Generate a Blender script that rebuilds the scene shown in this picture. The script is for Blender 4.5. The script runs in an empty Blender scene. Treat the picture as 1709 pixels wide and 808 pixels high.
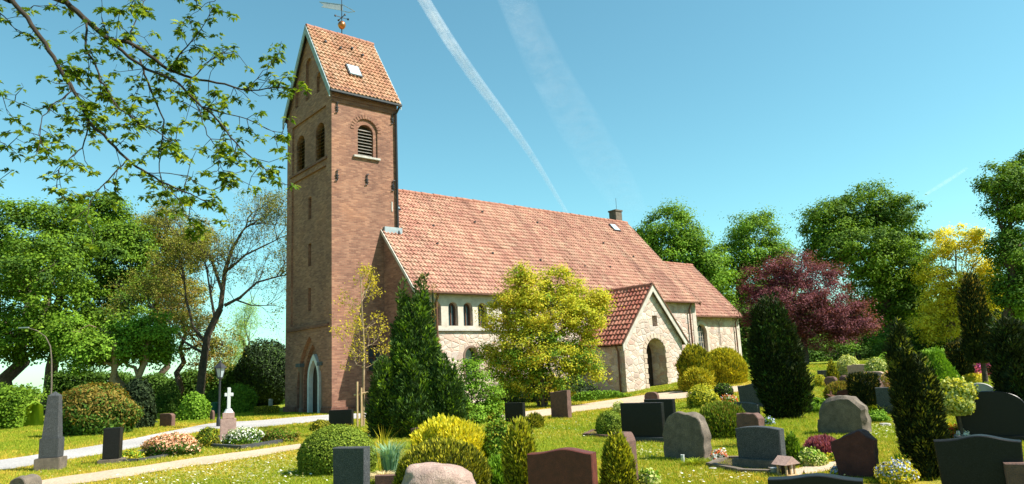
import bpy, bmesh, math, random
import numpy as np
from mathutils import Vector, Matrix
R = math.radians
rng = np.random.default_rng(7); random.seed(7)
scene = bpy.context.scene
col = scene.collection

# ---------------------------------------------------------------- camera
FPX, PITCH, ROLL, EYE = 1200.0, R(10.08), R(2.61), 1.6
cam_d = bpy.data.cameras.new('camera'); cam = bpy.data.objects.new('camera', cam_d); col.objects.link(cam)
cam_d.sensor_width = 36; cam_d.lens = FPX/1709*36; cam_d.clip_end = 30000; cam_d.clip_start = 0.1
cam.matrix_world = Matrix.Translation((0, 0, EYE)) @ Matrix.Rotation(math.pi/2+PITCH, 4, 'X') @ Matrix.Rotation(-ROLL, 4, 'Z')
scene.camera = cam
scene.render.resolution_x = 1024; scene.render.resolution_y = 484

# ---------------------------------------------------------------- sky, sun, exposure
SUN_AZ, SUN_EL = 103.0, 50.0          # clockwise from +Y
w = bpy.data.worlds.new('World'); scene.world = w; w.use_nodes = True
nt = w.node_tree; nt.nodes.clear()
sky = nt.nodes.new('ShaderNodeTexSky'); sky.sky_type = 'NISHITA'; sky.sun_disc = False
sky.sun_elevation = R(SUN_EL); sky.sun_rotation = R(SUN_AZ); sky.air_density = 1.0; sky.dust_density = 0.45; sky.ozone_density = 2.0
mul = nt.nodes.new('ShaderNodeMix'); mul.data_type = 'RGBA'; mul.blend_type = 'MULTIPLY'
mul.inputs[0].default_value = 1; mul.inputs[7].default_value = (0.74, 1.17, 0.96, 1)
bg = nt.nodes.new('ShaderNodeBackground'); bg.inputs[1].default_value = 0.085
wo = nt.nodes.new('ShaderNodeOutputWorld')
nt.links.new(sky.outputs[0], mul.inputs[6]); nt.links.new(mul.outputs[2], bg.inputs[0]); nt.links.new(bg.outputs[0], wo.inputs[0])
sd = bpy.data.lights.new('sun', 'SUN'); sd.energy = 5.0; sd.angle = R(0.5); sd.color = (1.0, 0.95, 0.85)
so = bpy.data.objects.new('sun', sd); col.objects.link(so)
sv = Vector((math.sin(R(SUN_AZ))*math.cos(R(SUN_EL)), math.cos(R(SUN_AZ))*math.cos(R(SUN_EL)), math.sin(R(SUN_EL))))
so.rotation_euler = sv.to_track_quat('Z', 'Y').to_euler(); so.location = (60, 0, 80)
vs = scene.view_settings
vs.view_transform = 'Standard'; vs.look = 'None'; vs.exposure = 1.22; vs.gamma = 1.0; vs.use_curve_mapping = False

# ---------------------------------------------------------------- where things stand
def ray(px, py):
    a = (px-854.5)/FPX; b = (404-py)/FPX
    u = a*math.cos(ROLL)+b*math.sin(ROLL); v = -a*math.sin(ROLL)+b*math.cos(ROLL)
    return np.array([u, math.cos(PITCH)-v*math.sin(PITCH), math.sin(PITCH)+v*math.cos(PITCH)])
def sm(t):
    t = np.clip(t, 0, 1); return t*t*(3-2*t)
def H(x, y): return 1.15*sm((np.asarray(x)-1)/15)*sm((np.asarray(y)-14)/32)
def G(px, py):
    """ground point seen at a photo position, and metres per photo pixel there"""
    d = ray(px, py); t = 1.0
    while t < 400:
        x, y, z = d[0]*t, d[1]*t, EYE+d[2]*t
        if z < float(H(x, y)): break
        t *= 1.0015
    return np.array([x, y, float(H(x, y))]), t/FPX
def at(px, py, Y):
    d = ray(px, py); t = Y/d[1]
    return np.array([d[0]*t, Y, EYE+d[2]*t])
def mpp(px, py, Y): return Y/ray(px, py)[1]/FPX

# ---------------------------------------------------------------- materials
def newmat(name):
    m = bpy.data.materials.new(name); m.use_nodes = True
    n = m.node_tree; n.nodes.clear()
    o = n.nodes.new('ShaderNodeOutputMaterial'); p = n.nodes.new('ShaderNodeBsdfPrincipled')
    n.links.new(p.outputs[0], o.inputs[0]); return m, n, p, o
def ramp(n, stops, fac=None, interp='LINEAR'):
    r = n.nodes.new('ShaderNodeValToRGB'); r.color_ramp.interpolation = interp
    e = r.color_ramp.elements
    while len(e) < len(stops): e.new(0.5)
    for k, (pos, c) in enumerate(stops): e[k].position = pos; e[k].color = (*c, 1)
    if fac is not None: n.links.new(fac, r.inputs[0])
    return r
def noise(n, scale, detail=4, vec=None, rough=0.55):
    t = n.nodes.new('ShaderNodeTexNoise'); t.inputs['Scale'].default_value = scale
    t.inputs['Detail'].default_value = detail; t.inputs['Roughness'].default_value = rough
    if vec is not None: n.links.new(vec, t.inputs['Vector'])
    return t
def mixc(n, fac, a, b, mode='MIX'):
    m = n.nodes.new('ShaderNodeMix'); m.data_type = 'RGBA'; m.blend_type = mode
    for v, i in ((fac, 0), (a, 6), (b, 7)):
        if isinstance(v, (int, float)): m.inputs[i].default_value = v
        elif isinstance(v, tuple): m.inputs[i].default_value = (*v, 1)
        else: n.links.new(v, m.inputs[i])
    return m.outputs[2]
def bump(n, p, h, strength=0.5, dist=0.02):
    b = n.nodes.new('ShaderNodeBump'); b.inputs['Strength'].default_value = strength; b.inputs['Distance'].default_value = dist
    n.links.new(h, b.inputs['Height']); n.links.new(b.outputs[0], p.inputs['Normal'])
def objco(n): return n.nodes.new('ShaderNodeTexCoord').outputs['Object']
def plain(name, c1, c2=None, scale=6, rough=0.7, bmp=0.3, metal=0.0, detail=6, dist=0.01, speck=None):
    m, n, p, o = newmat(name); c2 = c2 or tuple(v*0.7 for v in c1)
    co = objco(n); t = noise(n, scale, detail, co, 0.65)
    r = ramp(n, [(0.3, c2), (0.7, c1)], t.outputs[0]); c = r.outputs[0]
    if speck:
        s = noise(n, speck[1], 2, co, 0.8); sr = ramp(n, [(0.52, (0, 0, 0)), (0.62, (1, 1, 1))], s.outputs[0])
        c = mixc(n, sr.outputs[0], c, speck[0])
    n.links.new(c, p.inputs['Base Color']); p.inputs['Roughness'].default_value = rough; p.inputs['Metallic'].default_value = metal
    p.inputs['Specular IOR Level'].default_value = 0.2 if metal == 0 and rough > .3 else 0.5
    if bmp:
        t2 = noise(n, scale*6, 5, co, 0.7); bump(n, p, t2.outputs[0], bmp, dist)
    return m
def leafmat(name, cols, trans=0.3, rough=0.7, spec=0.1, var=0.6):
    """foliage: each leaf its own tint from a ramp, plus larger patches of tint"""
    m, n, p, o = newmat(name)
    g = n.nodes.new('ShaderNodeNewGeometry'); t = noise(n, 0.9, 3, objco(n), 0.6)
    ma = n.nodes.new('ShaderNodeMath'); ma.operation = 'MULTIPLY_ADD'; ma.inputs[1].default_value = var
    n.links.new(g.outputs['Random Per Island'], ma.inputs[0])
    mb = n.nodes.new('ShaderNodeMath'); mb.operation = 'MULTIPLY'; mb.inputs[1].default_value = (1-var)*1.2
    n.links.new(t.outputs[0], mb.inputs[0]); n.links.new(mb.outputs[0], ma.inputs[2])
    k = len(cols); r = ramp(n, [(i/(k-1)*0.8+0.1, c) for i, c in enumerate(cols)], ma.outputs[0])
    n.links.new(r.outputs[0], p.inputs['Base Color']); p.inputs['Roughness'].default_value = rough
    p.inputs['Specular IOR Level'].default_value = spec
    tr = n.nodes.new('ShaderNodeBsdfTranslucent'); c2 = mixc(n, 1.0, r.outputs[0], (1.3, 1.25, 0.5), 'MULTIPLY'); n.links.new(c2, tr.inputs[0])
    mx = n.nodes.new('ShaderNodeMixShader'); mx.inputs[0].default_value = trans
    n.links.new(p.outputs[0], mx.inputs[1]); n.links.new(tr.outputs[0], mx.inputs[2]); n.links.new(mx.outputs[0], o.inputs[0])
    return m
M = {}
M['bark'] = plain('bark', (0.11, 0.08, 0.055), (0.04, 0.03, 0.022), 5, 0.9, 0.8, dist=0.03)
M['bark_dark'] = plain('bark_dark', (0.05, 0.038, 0.028), (0.022, 0.017, 0.013), 12, 0.9, 0.8, dist=0.01)
M['bark_pale'] = plain('bark_pale', (0.3, 0.22, 0.13), (0.16, 0.11, 0.06), 5, 0.9, 0.8, dist=0.02)
M['iron'] = plain('iron', (0.03, 0.03, 0.035), (0.02, 0.02, 0.02), 8, 0.45, 0.1, 0.3)
M['zinc'] = plain('zinc', (0.32, 0.36, 0.38), (0.2, 0.23, 0.25), 3, 0.45, 0.1, 0.3)
M['copper'] = plain('copper', (0.62, 0.26, 0.09), (0.35, 0.12, 0.05), 3, 0.3, 0.1, 0.8)
M['brownpipe'] = plain('brownpipe', (0.16, 0.075, 0.045), (0.09, 0.045, 0.03), 4, 0.55, 0.1)
M['white'] = plain('white', (0.6, 0.6, 0.58), (0.42, 0.43, 0.43), 3, 0.5, 0.1)
M['plaster'] = plain('plaster', (0.56, 0.5, 0.42), (0.36, 0.31, 0.26), 2.5, 0.9, 0.4)
M['palewood'] = plain('palewood', (0.5, 0.36, 0.2), (0.34, 0.22, 0.12), 6, 0.8, 0.3)
M['darkwood'] = plain('darkwood', (0.05, 0.032, 0.022), (0.025, 0.017, 0.012), 5, 0.6, 0.3)
M['redwood'] = plain('redwood', (0.28, 0.09, 0.05), (0.18, 0.06, 0.035), 5, 0.6, 0.3)
M['boards'] = plain('boards', (0.5, 0.46, 0.4), (0.32, 0.29, 0.25), 3, 0.7, 0.3)
M['greyboards'] = plain('greyboards', (0.3, 0.36, 0.38), (0.16, 0.2, 0.22), 3, 0.7, 0.3)
M['glass'] = plain('glass', (0.04, 0.06, 0.07), (0.03, 0.04, 0.05), 1, 0.06, 0)
M['skyglass'] = plain('skyglass', (0.5, 0.6, 0.66), (0.4, 0.5, 0.56), 1, 0.15, 0)
M['dark_sill'] = plain('dark_sill', (0.09, 0.1, 0.11), (0.05, 0.055, 0.06), 4, 0.8, 0.4)
M['louvre'] = plain('louvre', (0.26, 0.23, 0.2), (0.14, 0.12, 0.1), 6, 0.7, 0.2)
M['sill'] = plain('sill', (0.5, 0.46, 0.42), (0.3, 0.28, 0.26), 4, 0.8, 0.4)
M['black_granite'] = plain('black_granite', (0.008, 0.008, 0.0085), (0.005, 0.005, 0.005), 20, 0.4, 0.05, speck=((0.02, 0.02, 0.022), 160))
M['slate_granite'] = plain('slate_granite', (0.045, 0.047, 0.05), (0.026, 0.028, 0.03), 9, 0.6, 0.15, speck=((0.11, 0.115, 0.12), 120))
M['grey_granite'] = plain('grey_granite', (0.19, 0.15, 0.115), (0.09, 0.072, 0.055), 7, 0.9, 0.6, speck=((0.06, 0.055, 0.05), 90))
M['pale_granite'] = plain('pale_granite', (0.42, 0.39, 0.35), (0.26, 0.24, 0.22), 7, 0.8, 0.5, speck=((0.25, 0.23, 0.22), 70))
M['pink_granite'] = plain('pink_granite', (0.5, 0.33, 0.27), (0.32, 0.2, 0.17), 12, 0.6, 0.3, speck=((0.16, 0.11, 0.1), 100))
M['red_granite'] = plain('red_granite', (0.14, 0.036, 0.027), (0.075, 0.022, 0.018), 10, 0.45, 0.15, speck=((0.04, 0.02, 0.02), 110))
M['brown_granite'] = plain('brown_granite', (0.17, 0.09, 0.068), (0.09, 0.05, 0.04), 9, 0.8, 0.7, speck=((0.07, 0.05, 0.05), 90))
M['rough_red'] = plain('rough_red', (0.09, 0.035, 0.032), (0.045, 0.018, 0.018), 7, 0.75, 0.9, dist=0.02)
M['boulder_pink'] = plain('boulder_pink', (0.44, 0.32, 0.27), (0.27, 0.18, 0.15), 6, 0.85, 0.9, dist=0.02, speck=((0.24, 0.16, 0.14), 60))
M['rust'] = plain('rust', (0.13, 0.055, 0.035), (0.06, 0.03, 0.02), 12, 0.85, 0.4)
M['soil'] = plain('soil', (0.13, 0.085, 0.05), (0.06, 0.04, 0.025), 9, 0.95, 0.9, dist=0.03)
M['lampglass'] = plain('lampglass', (0.35, 0.4, 0.42), (0.28, 0.33, 0.35), 2, 0.2, 0)
M['green_paint'] = plain('green_paint', (0.03, 0.12, 0.06), (0.02, 0.08, 0.04), 4, 0.5, 0.1)

def brick_mat(name, cols, mortar, bw=0.25, bh=0.077):
    m, n, p, o = newmat(name)
    uv = n.nodes.new('ShaderNodeTexCoord').outputs['UV']
    b = n.nodes.new('ShaderNodeTexBrick'); n.links.new(uv, b.inputs['Vector'])
    b.inputs['Scale'].default_value = 1; b.inputs['Brick Width'].default_value = bw; b.inputs['Row Height'].default_value = bh
    b.inputs['Mortar Size'].default_value = 0.007; b.inputs['Mortar Smooth'].default_value = 0.2; b.inputs['Bias'].default_value = 0
    b.inputs['Color1'].default_value = (0, 0, 0, 1); b.inputs['Color2'].default_value = (1, 1, 1, 1); b.inputs['Mortar'].default_value = (0.5, 0.5, 0.5, 1)
    big = noise(n, 0.55, 5, uv, 0.65); fine = noise(n, 14, 3, uv, 0.6)
    a = n.nodes.new('ShaderNodeMath'); a.operation = 'MULTIPLY_ADD'; a.inputs[1].default_value = 0.5; n.links.new(b.outputs[0], a.inputs[0]); 
    c = n.nodes.new('ShaderNodeMath'); c.operation = 'MULTIPLY'; c.inputs[1].default_value = 0.7; n.links.new(big.outputs[0], c.inputs[0]); n.links.new(c.outputs[0], a.inputs[2])
    k = len(cols); r = ramp(n, [(0.15+0.7*i/(k-1), v) for i, v in enumerate(cols)], a.outputs[0])
    mo = ramp(n, [(0.35, tuple(v*0.75 for v in mortar)), (0.65, mortar)], fine.outputs[0])
    cc = mixc(n, b.outputs['Fac'], r.outputs[0], mo.outputs[0])
    st = noise(n, 0.3, 6, uv, 0.75); sr = ramp(n, [(0.38, (0.74, 0.72, 0.73)), (0.5, (0.97, 0.95, 0.93)), (0.64, (1.18, 1.12, 1.0))], st.outputs[0])
    cc = mixc(n, 1.0, cc, sr.outputs[0], 'MULTIPLY')
    n.links.new(cc, p.inputs['Base Color']); p.inputs['Roughness'].default_value = 0.9
    iv = n.nodes.new('ShaderNodeMath'); iv.operation = 'MULTIPLY_ADD'; iv.inputs[1].default_value = -1.0; n.links.new(b.outputs['Fac'], iv.inputs[0]); n.links.new(fine.outputs[0], iv.inputs[2])
    bump(n, p, iv.outputs[0], 0.6, 0.012); return m
M['brick'] = brick_mat('tower_brick', [(0.12, 0.048, 0.032), (0.18, 0.076, 0.05), (0.24, 0.108, 0.07), (0.31, 0.155, 0.1)], (0.25, 0.16, 0.11))
M['brickdark'] = brick_mat('dark_brick', [(0.09, 0.03, 0.02), (0.14, 0.05, 0.032), (0.2, 0.08, 0.05)], (0.18, 0.12, 0.09))

def stone_mat(name, light, mortar, sc=2.6):
    m, n, p, o = newmat(name)
    uv = n.nodes.new('ShaderNodeTexCoord').outputs['UV']
    wn = noise(n, 3.0, 2, uv); wa = mixc(n, 0.09, uv, wn.outputs['Color'], 'ADD')
    mp = n.nodes.new('ShaderNodeMapping'); mp.inputs['Scale'].default_value = (1, 1.3, 1); n.links.new(wa, mp.inputs[0])
    def vor(feat):
        v = n.nodes.new('ShaderNodeTexVoronoi'); v.feature = feat; v.inputs['Scale'].default_value = sc; v.inputs['Randomness'].default_value = 0.9
        n.links.new(mp.outputs[0], v.inputs['Vector']); return v
    v1 = vor('F1'); v2 = vor('DISTANCE_TO_EDGE')
    sep = n.nodes.new('ShaderNodeSeparateColor'); n.links.new(v1.outputs['Color'], sep.inputs[0])
    k = len(light); r = ramp(n, [(0.08+0.84*i/(k-1), c) for i, c in enumerate(light)], sep.outputs[0])
    fn = noise(n, 16, 5, uv, 0.7); fr = ramp(n, [(0.3, (0.7, 0.68, 0.66)), (0.7, (1.15, 1.12, 1.1))], fn.outputs[0])
    c = mixc(n, 1.0, r.outputs[0], fr.outputs[0], 'MULTIPLY')
    e = ramp(n, [(0.015, (1, 1, 1)), (0.06, (0, 0, 0))], v2.outputs['Distance'])
    c = mixc(n, e.outputs[0], c, mortar)
    bigp = noise(n, 0.8, 4, uv, 0.7); br = ramp(n, [(0.56, (0, 0, 0)), (0.66, (1, 1, 1))], bigp.outputs[0])
    c = mixc(n, mixc(n, 0.55, (0.0, 0.0, 0.0), br.outputs[0]), c, (0.66, 0.58, 0.48))
    n.links.new(c, p.inputs['Base Color']); p.inputs['Roughness'].default_value = 0.92
    hgt = ramp(n, [(0.0, (0, 0, 0)), (0.12, (0.85, 0.85, 0.85)), (0.3, (1, 1, 1))], v2.outputs['Distance'])
    hh = mixc(n, 0.25, hgt.outputs[0], fn.outputs[0]); bump(n, p, hh, 0.7, 0.04)
    return m
M['stone'] = stone_mat('field_stone', [(0.38, 0.29, 0.25), (0.52, 0.42, 0.36), (0.42, 0.36, 0.33), (0.6, 0.5, 0.42), (0.44, 0.28, 0.23), (0.56, 0.48, 0.42)], (0.43, 0.33, 0.26))

def tile_mat(name, cols, lich):
    m, n, p, o = newmat(name)
    tc = n.nodes.new('ShaderNodeTexCoord'); uv = tc.outputs['UV']
    fl = n.nodes.new('ShaderNodeVectorMath'); fl.operation = 'FLOOR'; n.links.new(uv, fl.inputs[0])
    wn = n.nodes.new('ShaderNodeTexWhiteNoise'); wn.noise_dimensions = '3D'; n.links.new(fl.outputs[0], wn.inputs['Vector'])
    mp = n.nodes.new('ShaderNodeMapping'); mp.inputs['Scale'].default_value = (0.05, 0.1, 1); n.links.new(uv, mp.inputs[0])
    big = noise(n, 1.6, 6, mp.outputs[0], 0.7)
    a = n.nodes.new('ShaderNodeMath'); a.operation = 'MULTIPLY_ADD'; a.inputs[1].default_value = 0.36; n.links.new(wn.outputs[0], a.inputs[0])
    c = n.nodes.new('ShaderNodeMath'); c.operation = 'MULTIPLY'; c.inputs[1].default_value = 0.72; n.links.new(big.outputs[0], c.inputs[0]); n.links.new(c.outputs[0], a.inputs[2])
    k = len(cols); r = ramp(n, [(0.18+0.62*i/(k-1), v) for i, v in enumerate(cols)], a.outputs[0])
    fn = noise(n, 3, 5, objco(n), 0.8); fr = ramp(n, [(0.55, (0, 0, 0)), (0.75, (1, 1, 1))], fn.outputs[0])
    cc = mixc(n, mixc(n, 0.4, (0, 0, 0), fr.outputs[0]), r.outputs[0], lich)
    m3 = n.nodes.new('ShaderNodeMapping'); m3.inputs['Scale'].default_value = (0.16, 0.035, 1); n.links.new(uv, m3.inputs[0])
    sn = noise(n, 1.4, 7, m3.outputs[0], 0.75); sr = ramp(n, [(0.36, (0.62, 0.58, 0.58)), (0.5, (0.95, 0.95, 0.95)), (0.66, (1.12, 1.12, 1.1))], sn.outputs[0]); cc = mixc(n, 1.0, cc, sr.outputs[0], 'MULTIPLY')
    n.links.new(cc, p.inputs['Base Color']); p.inputs['Roughness'].default_value = 0.8
    f2 = noise(n, 30, 3, objco(n)); bump(n, p, f2.outputs[0], 0.3, 0.01); return m
M['tile'] = tile_mat('roof_tile', [(0.25, 0.092, 0.066), (0.34, 0.15, 0.105), (0.4, 0.205, 0.14), (0.45, 0.28, 0.19)], (0.44, 0.34, 0.26))
M['tile_tower'] = tile_mat('tower_tile', [(0.23, 0.085, 0.05), (0.34, 0.15, 0.08), (0.4, 0.21, 0.12), (0.45, 0.29, 0.19)], (0.38, 0.27, 0.18))
M['tile_porch'] = tile_mat('porch_tile', [(0.2, 0.045, 0.03), (0.31, 0.085, 0.052), (0.4, 0.145, 0.09), (0.44, 0.21, 0.13)], (0.4, 0.25, 0.18))
M['ridge'] = plain('ridge_tile', (0.34, 0.17, 0.12), (0.24, 0.09, 0.06), 3, 0.85, 0.5)

L = {}
L['deep'] = leafmat('leaf_deep', [(0.03, 0.065, 0.012), (0.065, 0.125, 0.018), (0.11, 0.2, 0.025)])
L['mid'] = leafmat('leaf_mid', [(0.045, 0.095, 0.01), (0.11, 0.2, 0.016), (0.2, 0.31, 0.025)])
L['bright'] = leafmat('leaf_bright', [(0.07, 0.14, 0.012), (0.14, 0.27, 0.02), (0.24, 0.38, 0.04)])
L['olive'] = leafmat('leaf_olive', [(0.1, 0.11, 0.018), (0.2, 0.22, 0.03), (0.32, 0.27, 0.06)])
L['rusty'] = leafmat('leaf_rusty', [(0.14, 0.09, 0.02), (0.22, 0.16, 0.03), (0.28, 0.22, 0.05)])
L['golden'] = leafmat('leaf_golden', [(0.18, 0.23, 0.02), (0.38, 0.38, 0.03), (0.55, 0.47, 0.05)], 0.35)
L['yellow'] = leafmat('leaf_yellow', [(0.36, 0.32, 0.02), (0.55, 0.47, 0.03), (0.66, 0.56, 0.06)], 0.35)
L['brightyellow'] = leafmat('leaf_bright_yellow', [(0.46, 0.42, 0.02), (0.72, 0.62, 0.035), (0.84, 0.74, 0.11)], 0.35)
L['yellowgreen'] = leafmat('leaf_yellow_green', [(0.1, 0.165, 0.014), (0.26, 0.32, 0.022), (0.5, 0.46, 0.035), (0.58, 0.36, 0.05)], 0.35, var=0.35)
L['purple'] = leafmat('leaf_purple', [(0.035, 0.012, 0.018), (0.11, 0.03, 0.045), (0.3, 0.11, 0.12)], 0.3)
L['conifer'] = leafmat('leaf_conifer', [(0.016, 0.033, 0.01), (0.035, 0.07, 0.014), (0.075, 0.13, 0.025)], 0.12)
L['darkyew'] = leafmat('leaf_dark_yew', [(0.008, 0.015, 0.006), (0.018, 0.028, 0.008), (0.05, 0.06, 0.014)], 0.08)
L['goldyew'] = leafmat('leaf_gold_yew', [(0.12, 0.14, 0.015), (0.36, 0.33, 0.02), (0.55, 0.42, 0.03)], 0.15)
L['box'] = leafmat('leaf_box', [(0.06, 0.1, 0.012), (0.14, 0.2, 0.02), (0.26, 0.31, 0.035)], 0.15)
L['boxgold'] = leafmat('leaf_box_gold', [(0.03, 0.035, 0.008), (0.14, 0.15, 0.015), (0.5, 0.44, 0.03)], 0.15, var=0.8)
L['cream'] = leafmat('leaf_cream', [(0.25, 0.32, 0.05), (0.45, 0.48, 0.14), (0.6, 0.58, 0.28)], 0.3)
L['maple'] = leafmat('leaf_maple', [(0.035, 0.07, 0.008), (0.09, 0.16, 0.016), (0.26, 0.32, 0.035)], 0.4, var=0.8)
L['sapling'] = leafmat('leaf_sapling', [(0.3, 0.24, 0.02), (0.48, 0.38, 0.03), (0.5, 0.42, 0.06)], 0.35)
L['bluegrass'] = leafmat('leaf_bluegrass', [(0.1, 0.2, 0.12), (0.18, 0.32, 0.2), (0.32, 0.45, 0.28)], 0.2)
L['straw'] = leafmat('leaf_straw', [(0.4, 0.28, 0.13), (0.6, 0.46, 0.25), (0.7, 0.58, 0.36)], 0.2)
L['grass'] = leafmat('grass_blade', [(0.11, 0.18, 0.014), (0.23, 0.3, 0.02), (0.38, 0.38, 0.035)], 0.35)
L['pink'] = leafmat('petal_pink', [(0.45, 0.06, 0.22), (0.65, 0.15, 0.38), (0.75, 0.3, 0.5)], 0.3)
L['heather'] = leafmat('petal_heather', [(0.12, 0.03, 0.04), (0.3, 0.07, 0.12), (0.42, 0.16, 0.2)], 0.2)
L['peach'] = leafmat('petal_peach', [(0.5, 0.2, 0.1), (0.75, 0.4, 0.24), (0.8, 0.6, 0.45)], 0.3)
L['whitepetal'] = leafmat('petal_white', [(0.65, 0.62, 0.52), (0.8, 0.8, 0.76)], 0.2)
L['bluepetal'] = leafmat('petal_blue', [(0.3, 0.35, 0.6), (0.5, 0.55, 0.75)], 0.2)
L['redpetal'] = leafmat('petal_red', [(0.5, 0.05, 0.03), (0.65, 0.2, 0.05)], 0.2)
L['willow'] = leafmat('leaf_willow', [(0.14, 0.24, 0.04), (0.24, 0.38, 0.07), (0.36, 0.48, 0.14)], 0.4)
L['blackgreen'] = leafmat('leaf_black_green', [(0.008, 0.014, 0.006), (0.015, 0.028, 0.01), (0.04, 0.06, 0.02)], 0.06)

# ---------------------------------------------------------------- mesh helpers
def tag(o, label=None, cat=None, group=None, kind=None):
    if label: o['label'] = label
    if cat: o['category'] = cat
    if group: o['group'] = group
    if kind: o['kind'] = kind
    return o
def empty(name, loc, rz=0, label=None, cat=None, group=None):
    o = bpy.data.objects.new(name, None); col.objects.link(o); o.location = loc; o.rotation_euler = (0, 0, rz)
    o.empty_display_size = 0.3
    return tag(o, label, cat, group)
def link(name, me, parent=None, loc=(0, 0, 0), rz=0):
    o = bpy.data.objects.new(name, me); col.objects.link(o); o.location = loc; o.rotation_euler = (0, 0, rz)
    if parent: o.parent = parent
    return o
def np_mesh(name, parts, mats, smooth=False, uv=None):
    """parts: list of (V (n,3), F (m,k), material index)"""
    me = bpy.data.meshes.new(name)
    V = np.concatenate([np.asarray(p[0], float).reshape(-1, 3) for p in parts])
    loops, starts, mi = [], [], []; off = 0; ls = 0
    for v, f, k in parts:
        f = np.asarray(f, np.int64); 
        if len(f):
            loops.append((f+off).ravel()); kk = f.shape[1]; starts.append(ls+np.arange(len(f))*kk); ls += len(f)*kk
            mi.append(np.full(len(f), k))
        off += len(np.asarray(v).reshape(-1, 3))
    loops = np.concatenate(loops); starts = np.concatenate(starts); mi = np.concatenate(mi)
    me.vertices.add(len(V)); me.vertices.foreach_set('co', V.ravel())
    me.loops.add(len(loops)); me.loops.foreach_set('vertex_index', loops.astype(np.int32))
    me.polygons.add(len(starts)); me.polygons.foreach_set('loop_start', starts.astype(np.int32))
    for m in mats: me.materials.append(m)
    me.polygons.foreach_set('material_index', mi.astype(np.int32))
    if smooth: me.polygons.foreach_set('use_smooth', np.ones(len(starts), bool))
    if uv is not None:
        l = me.uv_layers.new(name='UVMap'); l.data.foreach_set('uv', uv[loops].ravel())
    me.update(calc_edges=True); return me
def tube(pts, rad, s=6, cap=True):
    pts = np.asarray(pts, float); n = len(pts); rad = np.broadcast_to(np.asarray(rad, float), (n,))
    t = np.gradient(pts, axis=0); t /= np.linalg.norm(t, axis=1)[:, None]+1e-9
    m = t.mean(0); ref = np.array([1., 0, 0]) if abs(m[0]) < 0.6*np.linalg.norm(m) else np.array([0, 1., 0])
    a = np.cross(t, ref); a /= np.linalg.norm(a, axis=1)[:, None]+1e-9; b = np.cross(t, a)
    th = np.arange(s)/s*2*np.pi
    V = pts[:, None]+rad[:, None, None]*(np.cos(th)[None, :, None]*a[:, None]+np.sin(th)[None, :, None]*b[:, None])
    i = np.arange(n-1)[:, None]*s; j = np.arange(s)[None]; j2 = (j+1) % s
    F = np.stack([i+j, i+j2, i+s+j2, i+s+j], -1).reshape(-1, 4)
    return V.reshape(-1, 3), F
def join_tubes(ts):
    Vs, Fs, off = [], [], 0
    for v, f in ts: Vs.append(v); Fs.append(f+off); off += len(v)
    return np.concatenate(Vs), np.concatenate(Fs)
class MB:
    """small modelling buffer on bmesh"""
    def __init__(s): s.bm = bmesh.new(); s.mi = 0
    def face(s, vs):
        f = s.bm.faces.new([s.bm.verts.new(v) for v in vs]); f.material_index = s.mi; return f
    def box(s, x0, x1, y0, y1, z0, z1, bev=0):
        g = bmesh.ops.create_cube(s.bm, size=1)['verts']
        for v in g: v.co = Vector((x0+(v.co.x+.5)*(x1-x0), y0+(v.co.y+.5)*(y1-y0), z0+(v.co.z+.5)*(z1-z0)))
        fs = set(f for v in g for f in v.link_faces)
        for f in fs: f.material_index = s.mi
        if bev:
            bmesh.ops.bevel(s.bm, geom=list(set(e for v in g for e in v.link_edges)), offset=bev, segments=2, affect='EDGES', material=-1)
        return s
    def prism(s, poly, a0, a1, axis='y'):
        """closed outline (2D) swept between a0 and a1; axis y: (x,z); axis x: (y,z); axis z: (x,y)"""
        def P(p, a): return {'y': (p[0], a, p[1]), 'x': (a, p[0], p[1]), 'z': (p[0], p[1], a)}[axis]
        A = [s.bm.verts.new(P(p, a0)) for p in poly]; B = [s.bm.verts.new(P(p, a1)) for p in poly]
        n = len(poly); fs = [s.bm.faces.new(A), s.bm.faces.new(list(reversed(B)))]
        for i in range(n): fs.append(s.bm.faces.new([A[i], B[i], B[(i+1) % n], A[(i+1) % n]]))
        for f in fs: f.material_index = s.mi
        return s
    def tube(s, pts, rad, n=8, cap=True):
        V, F = tube(pts, rad, n); vs = [s.bm.verts.new(v) for v in V]
        for f in F: s.bm.faces.new([vs[i] for i in f]).material_index = s.mi
        if cap:
            s.bm.faces.new(vs[:n]).material_index = s.mi; s.bm.faces.new(vs[-n:]).material_index = s.mi
        return s
    def lathe(s, prof, c=(0, 0), n=16):
        rings = [[s.bm.verts.new((c[0]+r*math.cos(2*math.pi*k/n), c[1]+r*math.sin(2*math.pi*k/n), z)) for k in range(n)] for r, z in prof]
        for a, b in zip(rings, rings[1:]):
            for k in range(n): s.bm.faces.new([a[k], a[(k+1) % n], b[(k+1) % n], b[k]]).material_index = s.mi
        s.bm.faces.new(list(reversed(rings[0]))).material_index = s.mi; s.bm.faces.new(rings[-1]).material_index = s.mi
        return s
    def mesh(s, name, mats, smooth=False):
        bmesh.ops.recalc_face_normals(s.bm, faces=s.bm.faces)
        me = bpy.data.meshes.new(name); s.bm.to_mesh(me); s.bm.free()
        for m in (mats if isinstance(mats, (list, tuple)) else [mats]): me.materials.append(m)
        if smooth:
            me.polygons.foreach_set('use_smooth', [True]*len(me.polygons))
            try: me.set_sharp_from_angle(angle=R(35))
            except Exception: pass
        return me
    def build(s, name, mats, parent=None, loc=(0, 0, 0), rz=0, smooth=False): return link(name, s.mesh(name, mats, smooth), parent, loc, rz)
def boxuv(me):
    l = me.uv_layers.get('UVMap') or me.uv_layers.new(name='UVMap')
    for p in me.polygons:
        n = p.normal
        for li in p.loop_indices:
            c = me.vertices[me.loops[li].vertex_index].co
            if abs(n.z) > 0.8: u = (c.x, c.y)
            elif abs(n.x) > abs(n.y): u = (c.y, c.z)
            else: u = (c.x+0.11, c.z)
            l.data[li].uv = u
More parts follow.
